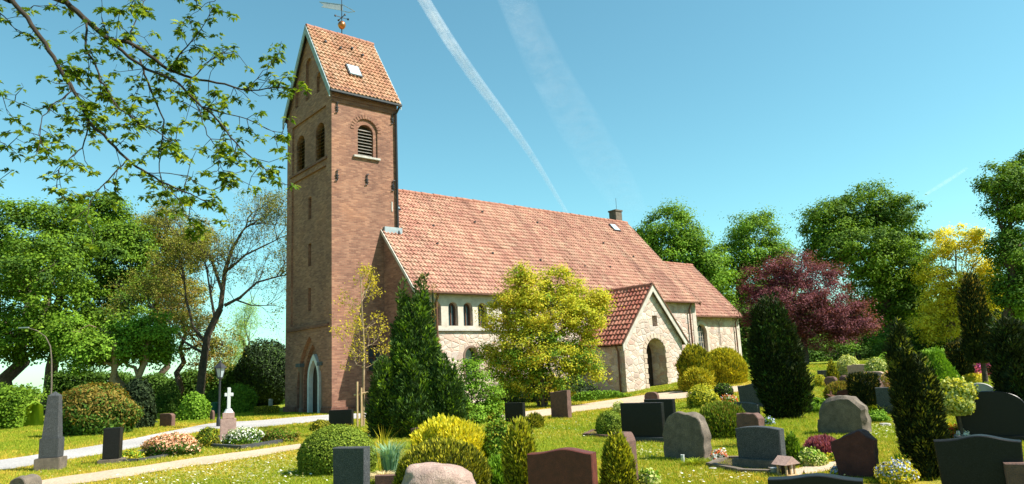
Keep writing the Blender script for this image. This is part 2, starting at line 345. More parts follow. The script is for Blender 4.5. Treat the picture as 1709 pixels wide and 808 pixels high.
def carve(o, cutters):
    for c in cutters:
        m = o.modifiers.new('b', 'BOOLEAN'); m.object = c; m.operation = 'DIFFERENCE'; m.solver = 'EXACT'
    bpy.context.view_layer.update()
    dg = bpy.context.evaluated_depsgraph_get(); me = bpy.data.meshes.new_from_object(o.evaluated_get(dg))
    o.modifiers.clear(); o.data = me
    for c in cutters: bpy.data.objects.remove(c, do_unlink=True)
    boxuv(me)
def arch(cx, w, z0, z1, n=12, pointed=False):
    """outline of an arched opening: width w, sill z0, crown z1"""
    pts = [(cx-w/2, z0)]; r = w/2
    if not pointed:
        zs = z1-r; pts += [(cx-r*math.cos(math.pi*k/n), zs+r*math.sin(math.pi*k/n)) for k in range(n+1)]
    else:
        zs = z1-w*0.95; RR = w*1.16
        a1 = math.acos((RR-r)/RR); hh = RR*math.sin(a1); k_ = (z1-zs)/hh
        left = [(cx-r+RR-RR*math.cos(a1*k/n), zs+RR*math.sin(a1*k/n)*k_) for k in range(n+1)]
        pts += left+[(2*cx-x, z) for x, z in reversed(left[:-1])]
    pts.append((cx+w/2, z0)); return pts
def ring(outer, inner):
    """outline polygon between two arches (same sill)"""
    return outer+list(reversed(inner))
# ---------------------------------------------------------------- ground
PATHS = {}
def px_strip(name, upper, lower, mat, lift):
    """a path: pairs of edge points read off the photo, laid on the ground"""
    U = [G(*p)[0] for p in upper]; Lo = [G(*p)[0] for p in lower]
    k = 8; us, ls = [], []
    for i in range(len(U)-1):
        for t in np.arange(k)/k: us.append(U[i]*(1-t)+U[i+1]*t); ls.append(Lo[i]*(1-t)+Lo[i+1]*t)
    us.append(U[-1]); ls.append(Lo[-1]); us = np.array(us); ls = np.array(ls)
    # soften the corners and make the edges a little uneven
    for _ in range(6): us[1:-1] = (us[:-2]+2*us[1:-1]+us[2:])/4; ls[1:-1] = (ls[:-2]+2*ls[1:-1]+ls[2:])/4
    for q in (us, ls):
        j_ = rng.normal(0, .09, (len(q), 2))
        for _ in range(2): j_[1:-1] = (j_[:-2]+j_[1:-1]+j_[2:])/3
        q[:, :2] += j_
    m = 6; V = []
    for j in range(m+1):
        t = j/m; V.append(us*(1-t)+ls*t)
    V = np.array(V); V[..., 2] = H(V[..., 0], V[..., 1])+lift
    n = len(us); i = np.arange(m)[:, None]*n; j = np.arange(n-1)[None]
    F = np.stack([i+j, i+j+1, i+n+j+1, i+n+j], -1).reshape(-1, 4)
    o = link(name, np_mesh(name, [(V.reshape(-1, 3), F, 0)], [mat])); o['kind'] = 'structure'
    PATHS[name] = np.concatenate([us[:, :2], ls[::-1, :2]])
    return o
def inpoly(x, y, P):
    c = np.zeros(x.shape, bool); n = len(P)
    for i in range(n):
        x1, y1 = P[i]; x2, y2 = P[(i+1) % n]
        cond = (y1 > y) != (y2 > y)
        with np.errstate(divide='ignore', invalid='ignore'): xi = (x2-x1)*(y-y1)/(y2-y1+1e-12)+x1
        c ^= cond & (x < xi)
    return c
def distpoly(x, y, P):
    d = np.full(x.shape, 1e9); n = len(P)
    for i in range(n):
        a = P[i]; b = P[(i+1) % n]; ab = b-a; l = ab@ab+1e-9
        t = np.clip(((x-a[0])*ab[0]+(y-a[1])*ab[1])/l, 0, 1)
        d = np.minimum(d, np.hypot(x-a[0]-t*ab[0], y-a[1]-t*ab[1]))
    return d
def groundmat(name, c1, c2, c3, sc, rough=0.95, dist=0.02):
    m, n, p, o = newmat(name); co = objco(n)
    a = noise(n, sc, 6, co, 0.75); r = ramp(n, [(0.3, c1), (0.5, c2), (0.7, c3)], a.outputs[0])
    b = noise(n, 0.35, 4, co, 0.6); br = ramp(n, [(0.3, (0.82, 0.82, 0.82)), (0.7, (1.1, 1.1, 1.1))], b.outputs[0])
    c = mixc(n, 1.0, r.outputs[0], br.outputs[0], 'MULTIPLY'); n.links.new(c, p.inputs['Base Color']); p.inputs['Roughness'].default_value = rough
    p.inputs['Specular IOR Level'].default_value = 0.2
    bump(n, p, a.outputs[0], 0.8, dist); return m
gravel = groundmat('gravel', (0.2, 0.185, 0.175), (0.34, 0.32, 0.31), (0.48, 0.46, 0.45), 24)
sand = groundmat('sand', (0.29, 0.21, 0.145), (0.42, 0.315, 0.225), (0.52, 0.41, 0.31), 18)
px_strip('gravel_path', [(-230, 792), (-90, 779), (0, 769), (163, 744), (250, 727), (353, 706), (423, 703), (550, 692), (660, 688), (740, 687)],
         [(-230, 815), (-90, 799), (0, 786), (163, 760), (250, 744), (353, 716), (423, 715), (550, 702), (660, 697), (740, 697)], gravel, 0.012)
px_strip('sandy_path', [(-60, 826), (63, 804), (153, 790), (233, 779), (300, 769), (371, 759), (423, 752), (500, 742), (640, 722)],
         [(20, 835), (138, 807), (215, 796), (276, 786), (320, 778), (372, 772), (423, 764), (500, 750), (640, 730)], sand, 0.013)
px_strip('church_path', [(830, 694), (860, 689), (920, 682), (986, 673), (1050, 663), (1110, 655), (1155, 651), (1200, 646), (1240, 644), (1275, 643)],
         [(830, 704), (860, 701), (920, 694), (986, 685), (1050, 677), (1110, 669), (1155, 663), (1200, 656), (1240, 654), (1275, 652)], sand, 0.014)
px_strip('garden_path', [(1318, 785), (1340, 779), (1370, 768), (1405, 757)], [(1328, 800), (1348, 795), (1390, 783), (1418, 770)], sand, 0.015)

xs = np.unique(np.concatenate([np.linspace(-400, -40, 25), np.arange(-40, 40.1, 0.5), np.linspace(40, 400, 25)]))
ys = np.unique(np.concatenate([np.linspace(-60, 4, 9), np.arange(4, 70.1, 0.5), np.linspace(70, 900, 30)]))
X, Y = np.meshgrid(xs, ys); V = np.stack([X, Y, H(X, Y)], -1).reshape(-1, 3)
nx = len(xs); i = np.arange(len(ys)-1)[:, None]*nx; j = np.arange(nx-1)[None]
F = np.stack([i+j, i+j+1, i+nx+j+1, i+nx+j], -1).reshape(-1, 4)
m, n, p, o = newmat('lawn'); co = objco(n)
a = noise(n, 0.55, 5, co, 0.7); b = noise(n, 7, 5, co, 0.75); f_ = noise(n, 45, 3, co, 0.7)
r1 = ramp(n, [(0.35, (0.1, 0.16, 0.014)), (0.5, (0.18, 0.23, 0.018)), (0.62, (0.3, 0.3, 0.026))], b.outputs[0])
dry = n.nodes.new('ShaderNodeAttribute'); dry.attribute_name = 'dry'
dm = n.nodes.new('ShaderNodeMath'); dm.operation = 'MULTIPLY_ADD'; dm.inputs[1].default_value = 0.7; n.links.new(dry.outputs['Fac'], dm.inputs[0]); n.links.new(a.outputs[0], dm.inputs[2])
dr = ramp(n, [(0.5, (0, 0, 0)), (0.85, (0.85, 0.85, 0.85))], dm.outputs[0])
r2 = ramp(n, [(0.4, (0.36, 0.24, 0.035)), (0.6, (0.52, 0.37, 0.06))], f_.outputs[0])
c = mixc(n, dr.outputs[0], r1.outputs[0], r2.outputs[0])
fr = ramp(n, [(0.35, (0.6, 0.6, 0.6)), (0.6, (1.12, 1.12, 1.12))], f_.outputs[0]); c = mixc(n, 1.0, c, fr.outputs[0], 'MULTIPLY')
n.links.new(c, p.inputs['Base Color']); p.inputs['Roughness'].default_value = 0.95; p.inputs['Specular IOR Level'].default_value = 0.1
bump(n, p, f_.outputs[0], 0.9, 0.05)
gm = np_mesh('ground', [(V, F, 0)], [m], smooth=True)
d = np.full(len(V), 1e9); near = (np.abs(V[:, 0]) < 45) & (V[:, 1] < 75) & (V[:, 1] > 2)
for P_ in PATHS.values(): d[near] = np.minimum(d[near], distpoly(V[near, 0], V[near, 1], P_))
at_ = gm.attributes.new('dry', 'FLOAT', 'POINT'); at_.data.foreach_set('value', np.exp(-d/1.3).astype(np.float32))
link('ground', gm)['kind'] = 'structure'

# ---------------------------------------------------------------- church
CH = empty('church', (-8.52, 33.41, -0.04), R(40), 'old red roofed village church with square brick tower and field stone nave', 'church')
a_, b_, He, Hr = 3.62, 5.36, 15.75, 19.9
nx0, nx1, ny0, ny1, nHe, nHr = 2.78, 24.04, -2.73, 8.09, 5.62, 11.6
cx1, cy0, cy1, cHe, cHr = 31.4, -1.06, 6.42, 4.9, 8.92
px0, px1, py0, pHe, pHr = 13.37, 18.2, -5.91, 2.88, 5.72
mid = b_/2
def cutter(poly, a0, a1, axis='y'):
    mb = MB(); mb.prism(poly, a0, a1, axis); return mb.build('cutter', M['brick'], CH)
def solid(name, poly, a0, a1, axis, mats, cutters=(), split=None):
    mb = MB(); mb.prism(poly, a0, a1, axis); o = mb.build(name, mats, CH)
    if cutters: carve(o, cutters)
    else: boxuv(o.data)
    if split:
        for p in o.data.polygons: p.material_index = split(p)
    return o
# tower: gabled block, openings carved in
gp = [(0, -0.6), (b_, -0.6), (b_, He), (mid, Hr), (0, He)]
cuts = [cutter(arch(1.87, 0.86, 12.45, 14.15), -1, 0.42),
        cutter(arch(1.87, 1.28, 12.45, 14.42), -1, 0.07),
        cutter([(1.9, 1.9), (2.65, 1.9), (2.65, 3.1), (1.9, 3.1)], -1, 0.35),
        cutter([(0.62, 4.3), (4.74, 4.3), (4.74, 11.9), (0.62, 11.9)], -1, 0.10, 'x'),
        cutter([(0.62, 12.35), (4.74, 12.35), (4.74, 15.0), (0.62, 15.0)], -1, 0.10, 'x'),
        cutter(arch(1.5, 1.05, 12.45, 14.35), -1, 0.45, 'x'), cutter(arch(3.86, 1.05, 12.45, 14.35), -1, 0.45, 'x')]
for z0 in (4.95, 7.2, 9.6): cuts.append(cutter([(2.5, z0), (2.86, z0), (2.86, z0+1.15), (2.5, z0+1.15)], -1, 0.35, 'x'))
cuts += [cutter(arch(2.45, 2.9, -0.7, 3.7, pointed=True), -1, 0.18, 'x'), cutter(arch(2.45, 2.1, -0.7, 3.3, pointed=True), -1, 0.36, 'x'),
         cutter(arch(2.45, 1.35, -0.7, 2.85, pointed=True), -1, 0.75, 'x')]
for yy, hh in ((1.35, 1.1), (2.68, 2.3), (4.01, 1.1)): cuts.append(cutter(arch(yy, 0.7, 15.95, 15.95+hh), -1, 0.14, 'x'))
tower = solid('tower_wall', gp, 0, a_, 'x', [M['brick'], M['brickdark']], cuts)
# corbelled cornice, its dark brick paints in eave shade; string courses, plinth
for y0, y1 in ((-0.07, 0.0), (b_, b_+0.07)):
    mb = MB(); mb.box(-0.02, a_+0.02, y0, y1, 15.2, 15.5)
    yy0, yy1 = (y0-0.08, y1) if y0 < 0 else (y0, y1+0.08)
    mb.box(-0.04, a_+0.04, yy0, yy1, 15.499, 15.8)
    mb.box(-0.01, a_+0.01, *((y0+0.03, y1-0.002) if y0 < 0 else (y0+.002, y1-.03)), 14.98, 15.202)  # lowest step carries the painted eave shade further down the wall
    o = mb.build('cornice', M['brickdark'], tower); boxuv(o.data)
mb = MB(); mb.box(-0.09, -0.002, 0.3, b_-0.3, 4.06, 4.2); o = mb.build('string_course', M['brickdark'], tower); boxuv(o.data)
mb = MB(); mb.box(-0.08, -0.002, 0.5, b_-0.5, 12.2, 12.33); o = mb.build('string_course', M['brickdark'], tower); boxuv(o.data)
mb = MB(); mb.box(-0.08, a_+0.06, -0.08, -0.003, -0.5, 0.32).box(-0.08, -0.003, -0.003, 0.98, -0.5, 0.317); o = mb.build('plinth', M['brickdark'], tower); boxuv(o.data)
mb = MB(); mb.box(-0.08, -0.003, 3.92, b_+0.06, -0.5, 0.32); o = mb.build('plinth', M['brickdark'], tower); boxuv(o.data)
# pointed west door, its white frame and the columns beside it
mb = MB(); mb.prism(ring(arch(2.45, 1.33, -0.1, 2.83, pointed=True), arch(2.45, 0.98, -0.1, 2.55, pointed=True)), 0.2, 0.42, 'x')
mb.mi = 1; mb.prism(arch(2.45, 1.0, -0.1, 2.6, pointed=True), 0.45, 0.52, 'x')
mb.build('portal_door', [M['white'], M['darkwood']], tower)
for s_, y in ((0, 1.22), (1, 3.68)):
    mb = MB(); mb.lathe([(0.15, 0), (0.15, 0.2), (0.1, 0.26), (0.1, 1.95), (0.17, 2.05), (0.19, 2.25)], (0.16, y), 12); mb.build('portal_column', M['brickdark'], tower, smooth=True)
    mb = MB(); mb.box(-0.06, 0.3, y-0.26, y+0.26, 2.253, 2.42); mb.build('column_capital', M['dark_sill'], tower)
def window(name, frame_cb, parent): pass
# belfry louvres
def belfry(axis, c, w, z0, z1, depth):
    mb = MB(); mb.mi = 1
    if axis == 'y': mb.prism(arch(c, w-.01, z0+.005, z1-.005), depth+0.27, depth+0.3, 'y')
    else: mb.prism(arch(c, w-.01, z0+.005, z1-.005), depth+0.27, depth+0.3, 'x')
    mb.mi = 0; n_ = 9
    for k in range(n_):
        z = z0+0.08+k*(z1-z0-0.25)/n_; half = w/2-0.02
        if z > z1-w/2: half = math.sqrt(max(0.01, (w/2)**2-(z+0.12-(z1-w/2))**2))-0.02
        if half < 0.05: continue
        pr = [(depth+0.0, z), (depth+0.02, z-0.0), (depth+0.2, z+0.13), (depth+0.18, z+0.13)]
        vs0 = [(c-half, q[0], q[1]) for q in pr]; vs1 = [(c+half, q[0], q[1]) for q in pr]
        if axis == 'x': vs0 = [(v[1], v[0], v[2]) for v in vs0]; vs1 = [(v[1], v[0], v[2]) for v in vs1]
        A = [mb.bm.verts.new(v) for v in vs0]; B = [mb.bm.verts.new(v) for v in vs1]
        mb.bm.faces.new(A); mb.bm.faces.new(B)
        for q in range(4): mb.bm.faces.new([A[q], B[q], B[(q+1) % 4], A[(q+1) % 4]])
    mb.build('belfry_louvre', [M['louvre'], M['darkwood']], tower)
belfry('y', 1.87, 0.86, 12.45, 14.15, 0.1)
belfry('x', 1.5, 1.05, 12.45, 14.35, 0.13); belfry('x', 3.86, 1.05, 12.45, 14.35, 0.13)
mb = MB(); mb.box(1.15, 2.62, -0.12, 0.06, 12.34, 12.447, 0.01); mb.build('window_sill', M['sill'], tower)
mb = MB(); 
for k in range(15):                                          # brick voussoirs round the bell opening
    t = math.pi*(k+0.5)/15; r0, r1 = 0.66, 0.86; c_, s_ = math.cos(t), math.sin(t); dx, dz = -s_*0.06, c_*0.06
    q = [(1.87+r0*c_-dx*.85, 13.78+r0*s_-dz*.85), (1.87+r1*c_-dx, 13.78+r1*s_-dz), (1.87+r1*c_+dx, 13.78+r1*s_+dz), (1.87+r0*c_+dx*.85, 13.78+r0*s_+dz*.85)]
    mb.prism(q, -0.025, -0.002, 'y')
o = mb.build('window_arch', M['brick'], tower); boxuv(o.data)
mb = MB(); mb.box(1.92, 2.63, 0.2, 0.25, 1.95, 3.08); mb.mi = 1; mb.box(2.24, 2.30, 0.17, 0.197, 1.95, 3.08).box(1.92, 2.63, 0.17, 0.196, 2.5, 2.56).box(1.8, 2.75, -0.1, 0.05, 1.78, 1.897)
mb.build('window', [M['glass'], M['brownpipe']], tower)
# wall anchors
for (x, z) in ((0.28, 14.72), (3.38, 14.72), (0.27, 11.27), (1.88, 11.27), (3.36, 11.15)):
    mb = MB(); mb.tube([(x+0.1, -0.05, z+0.27), (x-0.02, -0.05, z+0.25), (x, -0.05, z+0.1), (x, -0.05, z-0.12), (x+0.02, -0.05, z-0.25), (x-0.1, -0.05, z-0.27)], 0.028, 6)
    mb.tube([(x-0.08, -0.045, z+0.04), (x+0.08, -0.045, z-0.02)], 0.03, 6).tube([(x-.07, -.045, z-.08), (x+.09, -.045, z-.13)], .024, 6); mb.build('wall_anchor', M['iron'], tower)
mb = MB(); mb.box(3.26, 3.32, -0.03, -0.002, 9.8, 10.3); mb.build('vent_slot', M['sill'], tower)
mb = MB(); mb.tube([(a_+0.0, -0.36, 15.35), (a_-0.06, -0.1, 15.0), (a_-0.06, -0.1, 8.9), (a_-.06, -.25, 8.6)], 0.06, 8); mb.build('drainpipe', M['iron'], tower)

def pantiles(name, o, u, v, Lu, Lv, mat, parent, tw=0.205, th=0.3, under=None):
    """a roof plane of real pantiles: corrugated courses that step over one another; o lower left corner, u along, v up the slope"""
    o, u, v = (np.array(q, float) for q in (o, u, v)); u /= np.linalg.norm(u); v /= np.linalg.norm(v); n_ = np.cross(u, v)
    nc = max(1, round(Lu/tw)); nr = max(1, round(Lv/th)); tw = Lu/nc; th = Lv/nr
    ph = np.array([0, .12, .25, .4, .55, .72, .88]); pz = np.array([0.0, .036, .052, .04, .008, -.01, -.008])
    xi = (np.arange(nc)[:, None]+ph[None]).ravel(); xi = np.append(xi, nc); z = np.append(np.tile(pz, nc), 0.0)
    Vs, Fs, UV, off = [], [], [], 0; K = len(xi)
    for r in range(nr):
        jit = rng.normal(0, 0.010, nc+1)[np.minimum(np.floor(xi).astype(int), nc)]; sag = 0.012*np.sin(xi*0.11+r*0.07)
        yb = r*th-0.03; yt = (r+1)*th
        rows = [(yb, z-0.0+jit+0.005), (yb, z+0.055+jit), (yb+0.06, z+0.055+jit), (yt, z+0.002)]
        for (yy, zz) in rows:
            zz = zz+sag; Vs.append(o+xi[:, None]*tw*u+yy*v+zz[:, None]*n_); UV.append(np.stack([xi, np.full(K, r+0.5)], 1))
        for q in range(3):
            i = off+q*K+np.arange(K-1); Fs.append(np.stack([i, i+1, i+K+1, i+K], -1))
        off += 4*K
    Vs = np.concatenate(Vs); Fs = np.concatenate(Fs); UV = np.concatenate(UV)
    # boards beneath, so the roof has a thickness and an underside
    bt = 0.09; c4 = [o-0.0*v, o+Lu*u, o+Lu*u+Lv*v, o+Lv*v]; B = np.array([q-0.02*n_ for q in c4]+[q-(0.02+bt)*n_ for q in c4])
    BF = np.array([[0, 1, 2, 3], [7, 6, 5, 4], [0, 4, 5, 1], [1, 5, 6, 2], [2, 6, 7, 3], [3, 7, 4, 0]])
    UVa = np.concatenate([UV-1e-4, np.zeros((8, 2))])
    me = np_mesh(name, [(Vs, Fs, 0), (B, BF, 1)], [mat, under or M['darkwood']], uv=UVa)
    return link(name, me, parent)
def slope(lo, hi):
    d = np.array(hi, float)-np.array(lo, float); return d
def ridge_cap(name, p0, p1, parent, r=0.13, step=0.4, drop=0):
    p0, p1 = np.array(p0, float), np.array(p1, float); Ln = np.linalg.norm(p1-p0); k = int(Ln/step); ts = []
    for i in range(k):
        a, b = p0+(p1-p0)*i/k, p0+(p1-p0)*(i+1.08)/k; j = np.array([0, 0, rng.normal(0, .008)])
        ts.append(tube([a+j, b+j], [r*1.08, r*0.93], 10))
    V, F = join_tubes(ts); return link(name, np_mesh(name, [(V, F, 0)], [M['ridge']], smooth=True), parent)
def roof(name, x0, x1, y0, ymid, y1, zr, sl, ov, mat, ovx=(0.15, 0.15)):
    """gabled roof with its ridge along x; returns the visible south plane"""
    root = None
    for (ye, sgn) in ((y0, 1), (y1, -1)):
        lo_y = ye-sgn*ov; run = abs(ymid-lo_y); Lv = run*math.hypot(1, sl); lo_z = zr-run*sl
        if sgn == 1: p = pantiles(name, (x0-ovx[0], lo_y, lo_z+0.12), (1, 0, 0), (0, 1, sl), x1-x0+sum(ovx), Lv, mat, CH if root is None else root)
        else: p = pantiles('roof_slope', (x1+ovx[1], lo_y, lo_z+0.12), (-1, 0, 0), (0, -1, sl), x1-x0+sum(ovx), Lv, mat, root)
        if root is None: root = p
    ridge_cap('ridge_tiles', (x0-ovx[0], ymid, zr+0.12), (x1+ovx[1], ymid, zr+0.12), root)
    return root
def verge(parent, x, y0, ymid, zr, sl, ov, mat, w=0.22, th=0.05, name='bargeboard', side=-1, lift=0.18):
    for sgn in (1, -1):
        ye = y0-ov if sgn == 1 else 2*ymid-y0+ov; lo = (ye, zr-abs(ymid-ye)*sl+lift); hi = (ymid, zr+lift)
        nrm = w*math.hypot(1, sl)
        mb = MB(); mb.prism([lo, hi, (hi[0], hi[1]-nrm), (lo[0], lo[1]-nrm)], x, x+side*th, 'x'); mb.build(name, mat, parent)
# tower roof
tsl = (Hr-He)/mid
tr = roof('tower_roof', 0, a_, 0, mid, b_, Hr, tsl, 0.2, M['tile_tower'], (0.17, 0.17))
verge(tr, -0.172, 0, mid, Hr, tsl, 0.2, M['greyboards'], 0.26); verge(tr, a_+0.172, 0, mid, Hr, tsl, 0.2, M['greyboards'], 0.2, side=1)
mb = MB(); mb.box(-0.2, a_+0.2, -0.34, -0.215, He-0.36, He-0.24, 0.02); mb.build('gutter', M['iron'], tr)
def skylight(parent, x, frac_z, y0, z0, sl, w, h, name='skylight'):
    """roof light lying in a south roof plane: x along the ridge, height z"""
    y = y0+(frac_z-z0)/sl; u = np.array([1, 0, 0]); v = np.array([0, 1, sl])/math.hypot(1, sl); n_ = np.cross(u, v); c = np.array([x, y, frac_z])+n_*0.16
    def slab(mb, w, h, t0, t1):
        A = [c+u*a*w/2+v*b*h/2+n_*t for t in (t0, t1) for a, b in ((-1, -1), (1, -1), (1, 1), (-1, 1))]
        vs = [mb.bm.verts.new(q) for q in A]
        for f in ((3, 2, 1, 0), (4, 5, 6, 7), (0, 1, 5, 4), (1, 2, 6, 5), (2, 3, 7, 6), (3, 0, 4, 7)): mb.bm.faces.new([vs[k] for k in f]).material_index = mb.mi
    mb = MB(); slab(mb, w+0.14, h+0.14, -0.12, 0.05); mb.mi = 1; slab(mb, w, h, 0.053, 0.07); mb.build(name, [M['iron'], M['skyglass']], parent)
skylight(tr, 1.62, 17.15, 0, He, tsl, 0.62, 0.75)
for x, z in ((0.55, 18.9), (1.35, 18.7), (2.6, 18.6), (2.1, 18.95)):
    mb = MB(); y = (z-He)/tsl; mb.box(x-.06, x+.06, y-0.25, y-0.1, z+.05, z+0.17, 0.02); mb.build('vent_tile', M['iron'], tr)
# weather vane
mb = MB(); vx, vz = 1.9, Hr+0.1; mb.tube([(vx, mid, vz), (vx, mid, vz+2.35)], [0.035, 0.018], 8)
for dx, dy in ((1, 0), (0, 1)): mb.tube([(vx-0.38*dx, mid-0.38*dy, vz+1.12), (vx+0.38*dx, mid+0.38*dy, vz+1.12)], 0.022, 6)
for dx, dy in ((1, 0), (-1, 0), (0, 1), (0, -1)): mb.box(vx+0.38*dx-.05, vx+0.38*dx+.05, mid+0.38*dy-.05, mid+0.38*dy+.05, vz+1.07, vz+1.17, 0.02)
vane = mb.build('weather_vane', M['iron'], tr)
mb = MB(); mb.lathe([(0.02, vz+0.42), (0.13, vz+0.47), (0.21, vz+0.6), (0.22, vz+0.66), (0.2, vz+0.76), (0.12, vz+0.86), (0.02, vz+0.9)], (vx, mid), 18)
me = mb.mesh('copper_ball', M['copper'], True); ob = link('copper_ball', me, tr)
mb = MB(); zz = vz+1.55                                       # pennant with an arrow head, open frame with a plate in it
pA = [(-1.15, zz+0.38), (0.05, zz+0.30), (0.05, zz-0.02), (-1.1, zz+0.12), (-0.95, zz+0.25)]
th_ = R(-28)
def vp(q): return (vx+q[0]*math.cos(th_), mid+q[0]*math.sin(th_))
A = [mb.bm.verts.new((*vp(q), q[1])) for q in pA]; B = [mb.bm.verts.new((vp(q)[0]+.012, vp(q)[1]+.02, q[1])) for q in pA]
mb.bm.faces.new(A); mb.bm.faces.new(B[::-1])
for k in range(5): mb.bm.faces.new([A[k], A[(k+1) % 5], B[(k+1) % 5], B[k]])
mb.tube([(*vp((-1.2, 0)), zz+0.42), (*vp((0.05, 0)), zz+0.33), (*vp((0.7, 0)), zz-0.02)], 0.02, 5).tube([(*vp((0.05, 0)), zz-0.04), (*vp((0.35, 0)), zz-0.1), (*vp((0.72, 0)), zz-0.04)], 0.02, 5)
mb.build('pennant', M['zinc'], tr)

# nave
nsl = (nHr-nHe)/(mid-ny0)
gp = [(ny0, -0.6), (ny1, -0.6), (ny1, nHe), (mid, nHr), (ny0, nHe)]
cuts = [cutter(arch(x, 0.52, 3.84, 4.95), -4, ny0+0.32) for x in (3.95, 4.92, 5.8, 6.68, 8.2, 9.1)]
cuts += [cutter(arch(5.95, 0.75, 1.3, 2.8), -4, ny0+0.4), cutter(arch(10.9, 1.0, 1.9, 4.2), -4, ny0+0.4)]
nave = solid('nave_wall', gp, nx0, nx1, 'x', [M['stone'], M['brick']], cuts, split=lambda p: 1 if (abs(p.normal.x) > 0.9 and abs(p.center.x-nx0) < .01) else 0)
pan = MB(); pan.box(nx0+0.003, 10.1, ny0-0.05, ny0+0.02, 3.68, 5.5); pan = pan.build('plaster_panel', M['plaster'], nave)
carve(pan, [cutter(arch(x, 0.56, 3.84, 4.98), -4, -2) for x in (3.95, 4.92, 5.8, 6.68, 8.2, 9.1)])
mb = MB(); mb.box(nx0+0.1, 10.15, ny0-0.11, ny0-0.053, 3.60, 3.70); mb.build('window_sill', M['sill'], nave)
for x in (3.95, 4.92, 5.8, 6.68, 8.2, 9.1):
    mb = MB(); mb.prism(arch(x, 0.51, 3.85, 4.94), ny0+0.2, ny0+0.23); mb.mi = 1
    mb.prism(ring(arch(x, 0.51, 3.85, 4.94), arch(x, 0.38, 3.86, 4.87)), ny0+0.15, ny0+0.197); mb.box(x-.02, x+.02, ny0+0.15, ny0+0.19, 3.86, 4.88)
    mb.build('window', [M['glass'], M['brownpipe']], nave)
for x, w_, z0, z1 in ((5.95, 0.75, 1.3, 2.8), (10.9, 1.0, 1.9, 4.2)):
    mb = MB(); mb.prism(arch(x, w_-.01, z0, z1-.005), ny0+0.25, ny0+0.28); mb.mi = 1; mb.prism(ring(arch(x, w_+0.2, z0, z1+0.1), arch(x, w_+.01, z0, z1+.005)), ny0-0.03, ny0+0.02)
    mb.build('window', [M['glass'], M['brickdark']], nave)
mb = MB(); mb.box(nx1-0.34, nx1+0.03, ny0-0.03, ny0+0.34, -0.5, nHe-.15); mb.build('quoin', M['plaster'], nave)
for x in (nx0+1.15, nx1-0.75):
    mb = MB(); mb.tube([(x, ny0-0.34, nHe-0.28), (x, ny0-0.13, nHe-0.6), (x, ny0-0.13, 0.2)], 0.055, 8); mb.build('drainpipe', M['brownpipe'], nave)
nr = roof('nave_roof', nx0, nx1, ny0, mid, ny1, nHr, nsl, 0.3, M['tile'], (0.1, 0.22))
verge(nr, nx0-0.105, ny0, mid, nHr, nsl, 0.3, M['boards'], 0.13); verge(nr, nx1+0.225, ny0, mid, nHr, nsl, 0.3, M['brownpipe'], 0.2, side=1)
mb = MB(); mb.box(nx0-0.1, nx1+0.2, ny0-0.44, ny0-0.315, nHe-0.3, nHe-0.2, 0.02); mb.build('gutter', M['brownpipe'], nr)
skylight(nr, 4.25, 10.45, ny0, nHe, nsl, 0.5, 0.65); skylight(nr, 22.15, 10.95, ny0, nHe, nsl, 0.5, 0.6)
mb = MB(); y = -0.12; mb.box(2.75, a_+0.14, -0.2, -0.003, 8.45, 8.95); mb.build('lead_flashing', M['zinc'], nr)
for x, z in ((10.5, 10.9), (14.6, 10.6), (9.3, 10.0), (6.1, 9.4), (5.6, 8.2), (9.0, 7.9), (12.3, 7.7), (15.7, 7.5), (18.0, 7.6), (21.3, 8.6), (19.4, 9.5)):
    mb = MB(); y = ny0+(z-nHe)/nsl; mb.box(x-.06, x+.06, y-0.25, y-0.12, z-.02, z+0.09, 0.02); mb.build('vent_tile', M['iron'], nr)
mb = MB(); mb.box(nx1-0.75, nx1-0.1, mid+0.1, mid+0.75, 10.6, 12.55).box(nx1-0.8, nx1-0.05, mid+0.05, mid+0.8, 12.553, 12.66); o = mb.build('chimney', M['grey_granite'], nr)
mb = MB(); mb.tube([(nx1-0.3, mid+0.4, 12.6), (nx1-0.3, mid+0.4, 13.6)], 0.015, 5); mb.build('lightning_rod', M['iron'], nr)
# chancel
csl = (cHr-cHe)/(mid-cy0)
gp = [(cy0, -0.6), (cy1, -0.6), (cy1, cHe), (mid, cHr), (cy0, cHe)]
ch = solid('chancel_wall', gp, nx1, cx1, 'x', [M['stone']], [cutter(arch(26.85, 1.15, 2.25, 4.15), -4, cy0+0.35)])
mb = MB(); mb.prism(arch(26.85, 1.14, 2.26, 4.14), cy0+0.24, cy0+0.27); mb.mi = 1
mb.prism(ring(arch(26.85, 1.6, 2.25, 4.38), arch(26.85, 1.16, 2.25, 4.155)), cy0-0.03, cy0+0.02)
for dx in (-.36, -.12, .12, .36): mb.box(26.85+dx-.015, 26.85+dx+.015, cy0+0.2, cy0+0.237, 2.27, 3.95)
for z in (2.6, 2.95, 3.3, 3.65): mb.box(26.3, 27.4, cy0+0.205, cy0+0.236, z-.012, z+.012)
mb.build('window', [M['glass'], M['plaster']], ch)
mb = MB(); mb.box(cx1-0.32, cx1+0.03, cy0-0.03, cy0+0.3, -0.5, cHe-.15); mb.build('quoin', M['plaster'], ch); mb = MB(); mb.box(nx1+0.003, nx1+0.4, cy0-0.04, cy0+0.02, -.5, cHe-.15); mb.build('quoin', M['plaster'], ch)
mb = MB(); x = cx1-0.55; mb.tube([(x, cy0-0.34, cHe-0.28), (x, cy0-0.12, cHe-0.6), (x, cy0-0.12, 1.1)], 0.05, 8); mb.build('drainpipe', M['brownpipe'], ch)
mb = MB(); x = 28.9; mb.tube([(x, cy0-0.34, cHe-0.28), (x, cy0-0.06, cHe-0.6), (x, cy0-0.06, 1.1)], 0.018, 6); mb.build('lightning_cable', M['iron'], ch)
cr = roof('chancel_roof', nx1+0.24, cx1, cy0, mid, cy1, cHr, csl, 0.3, M['tile'], (0.0, 0.2))
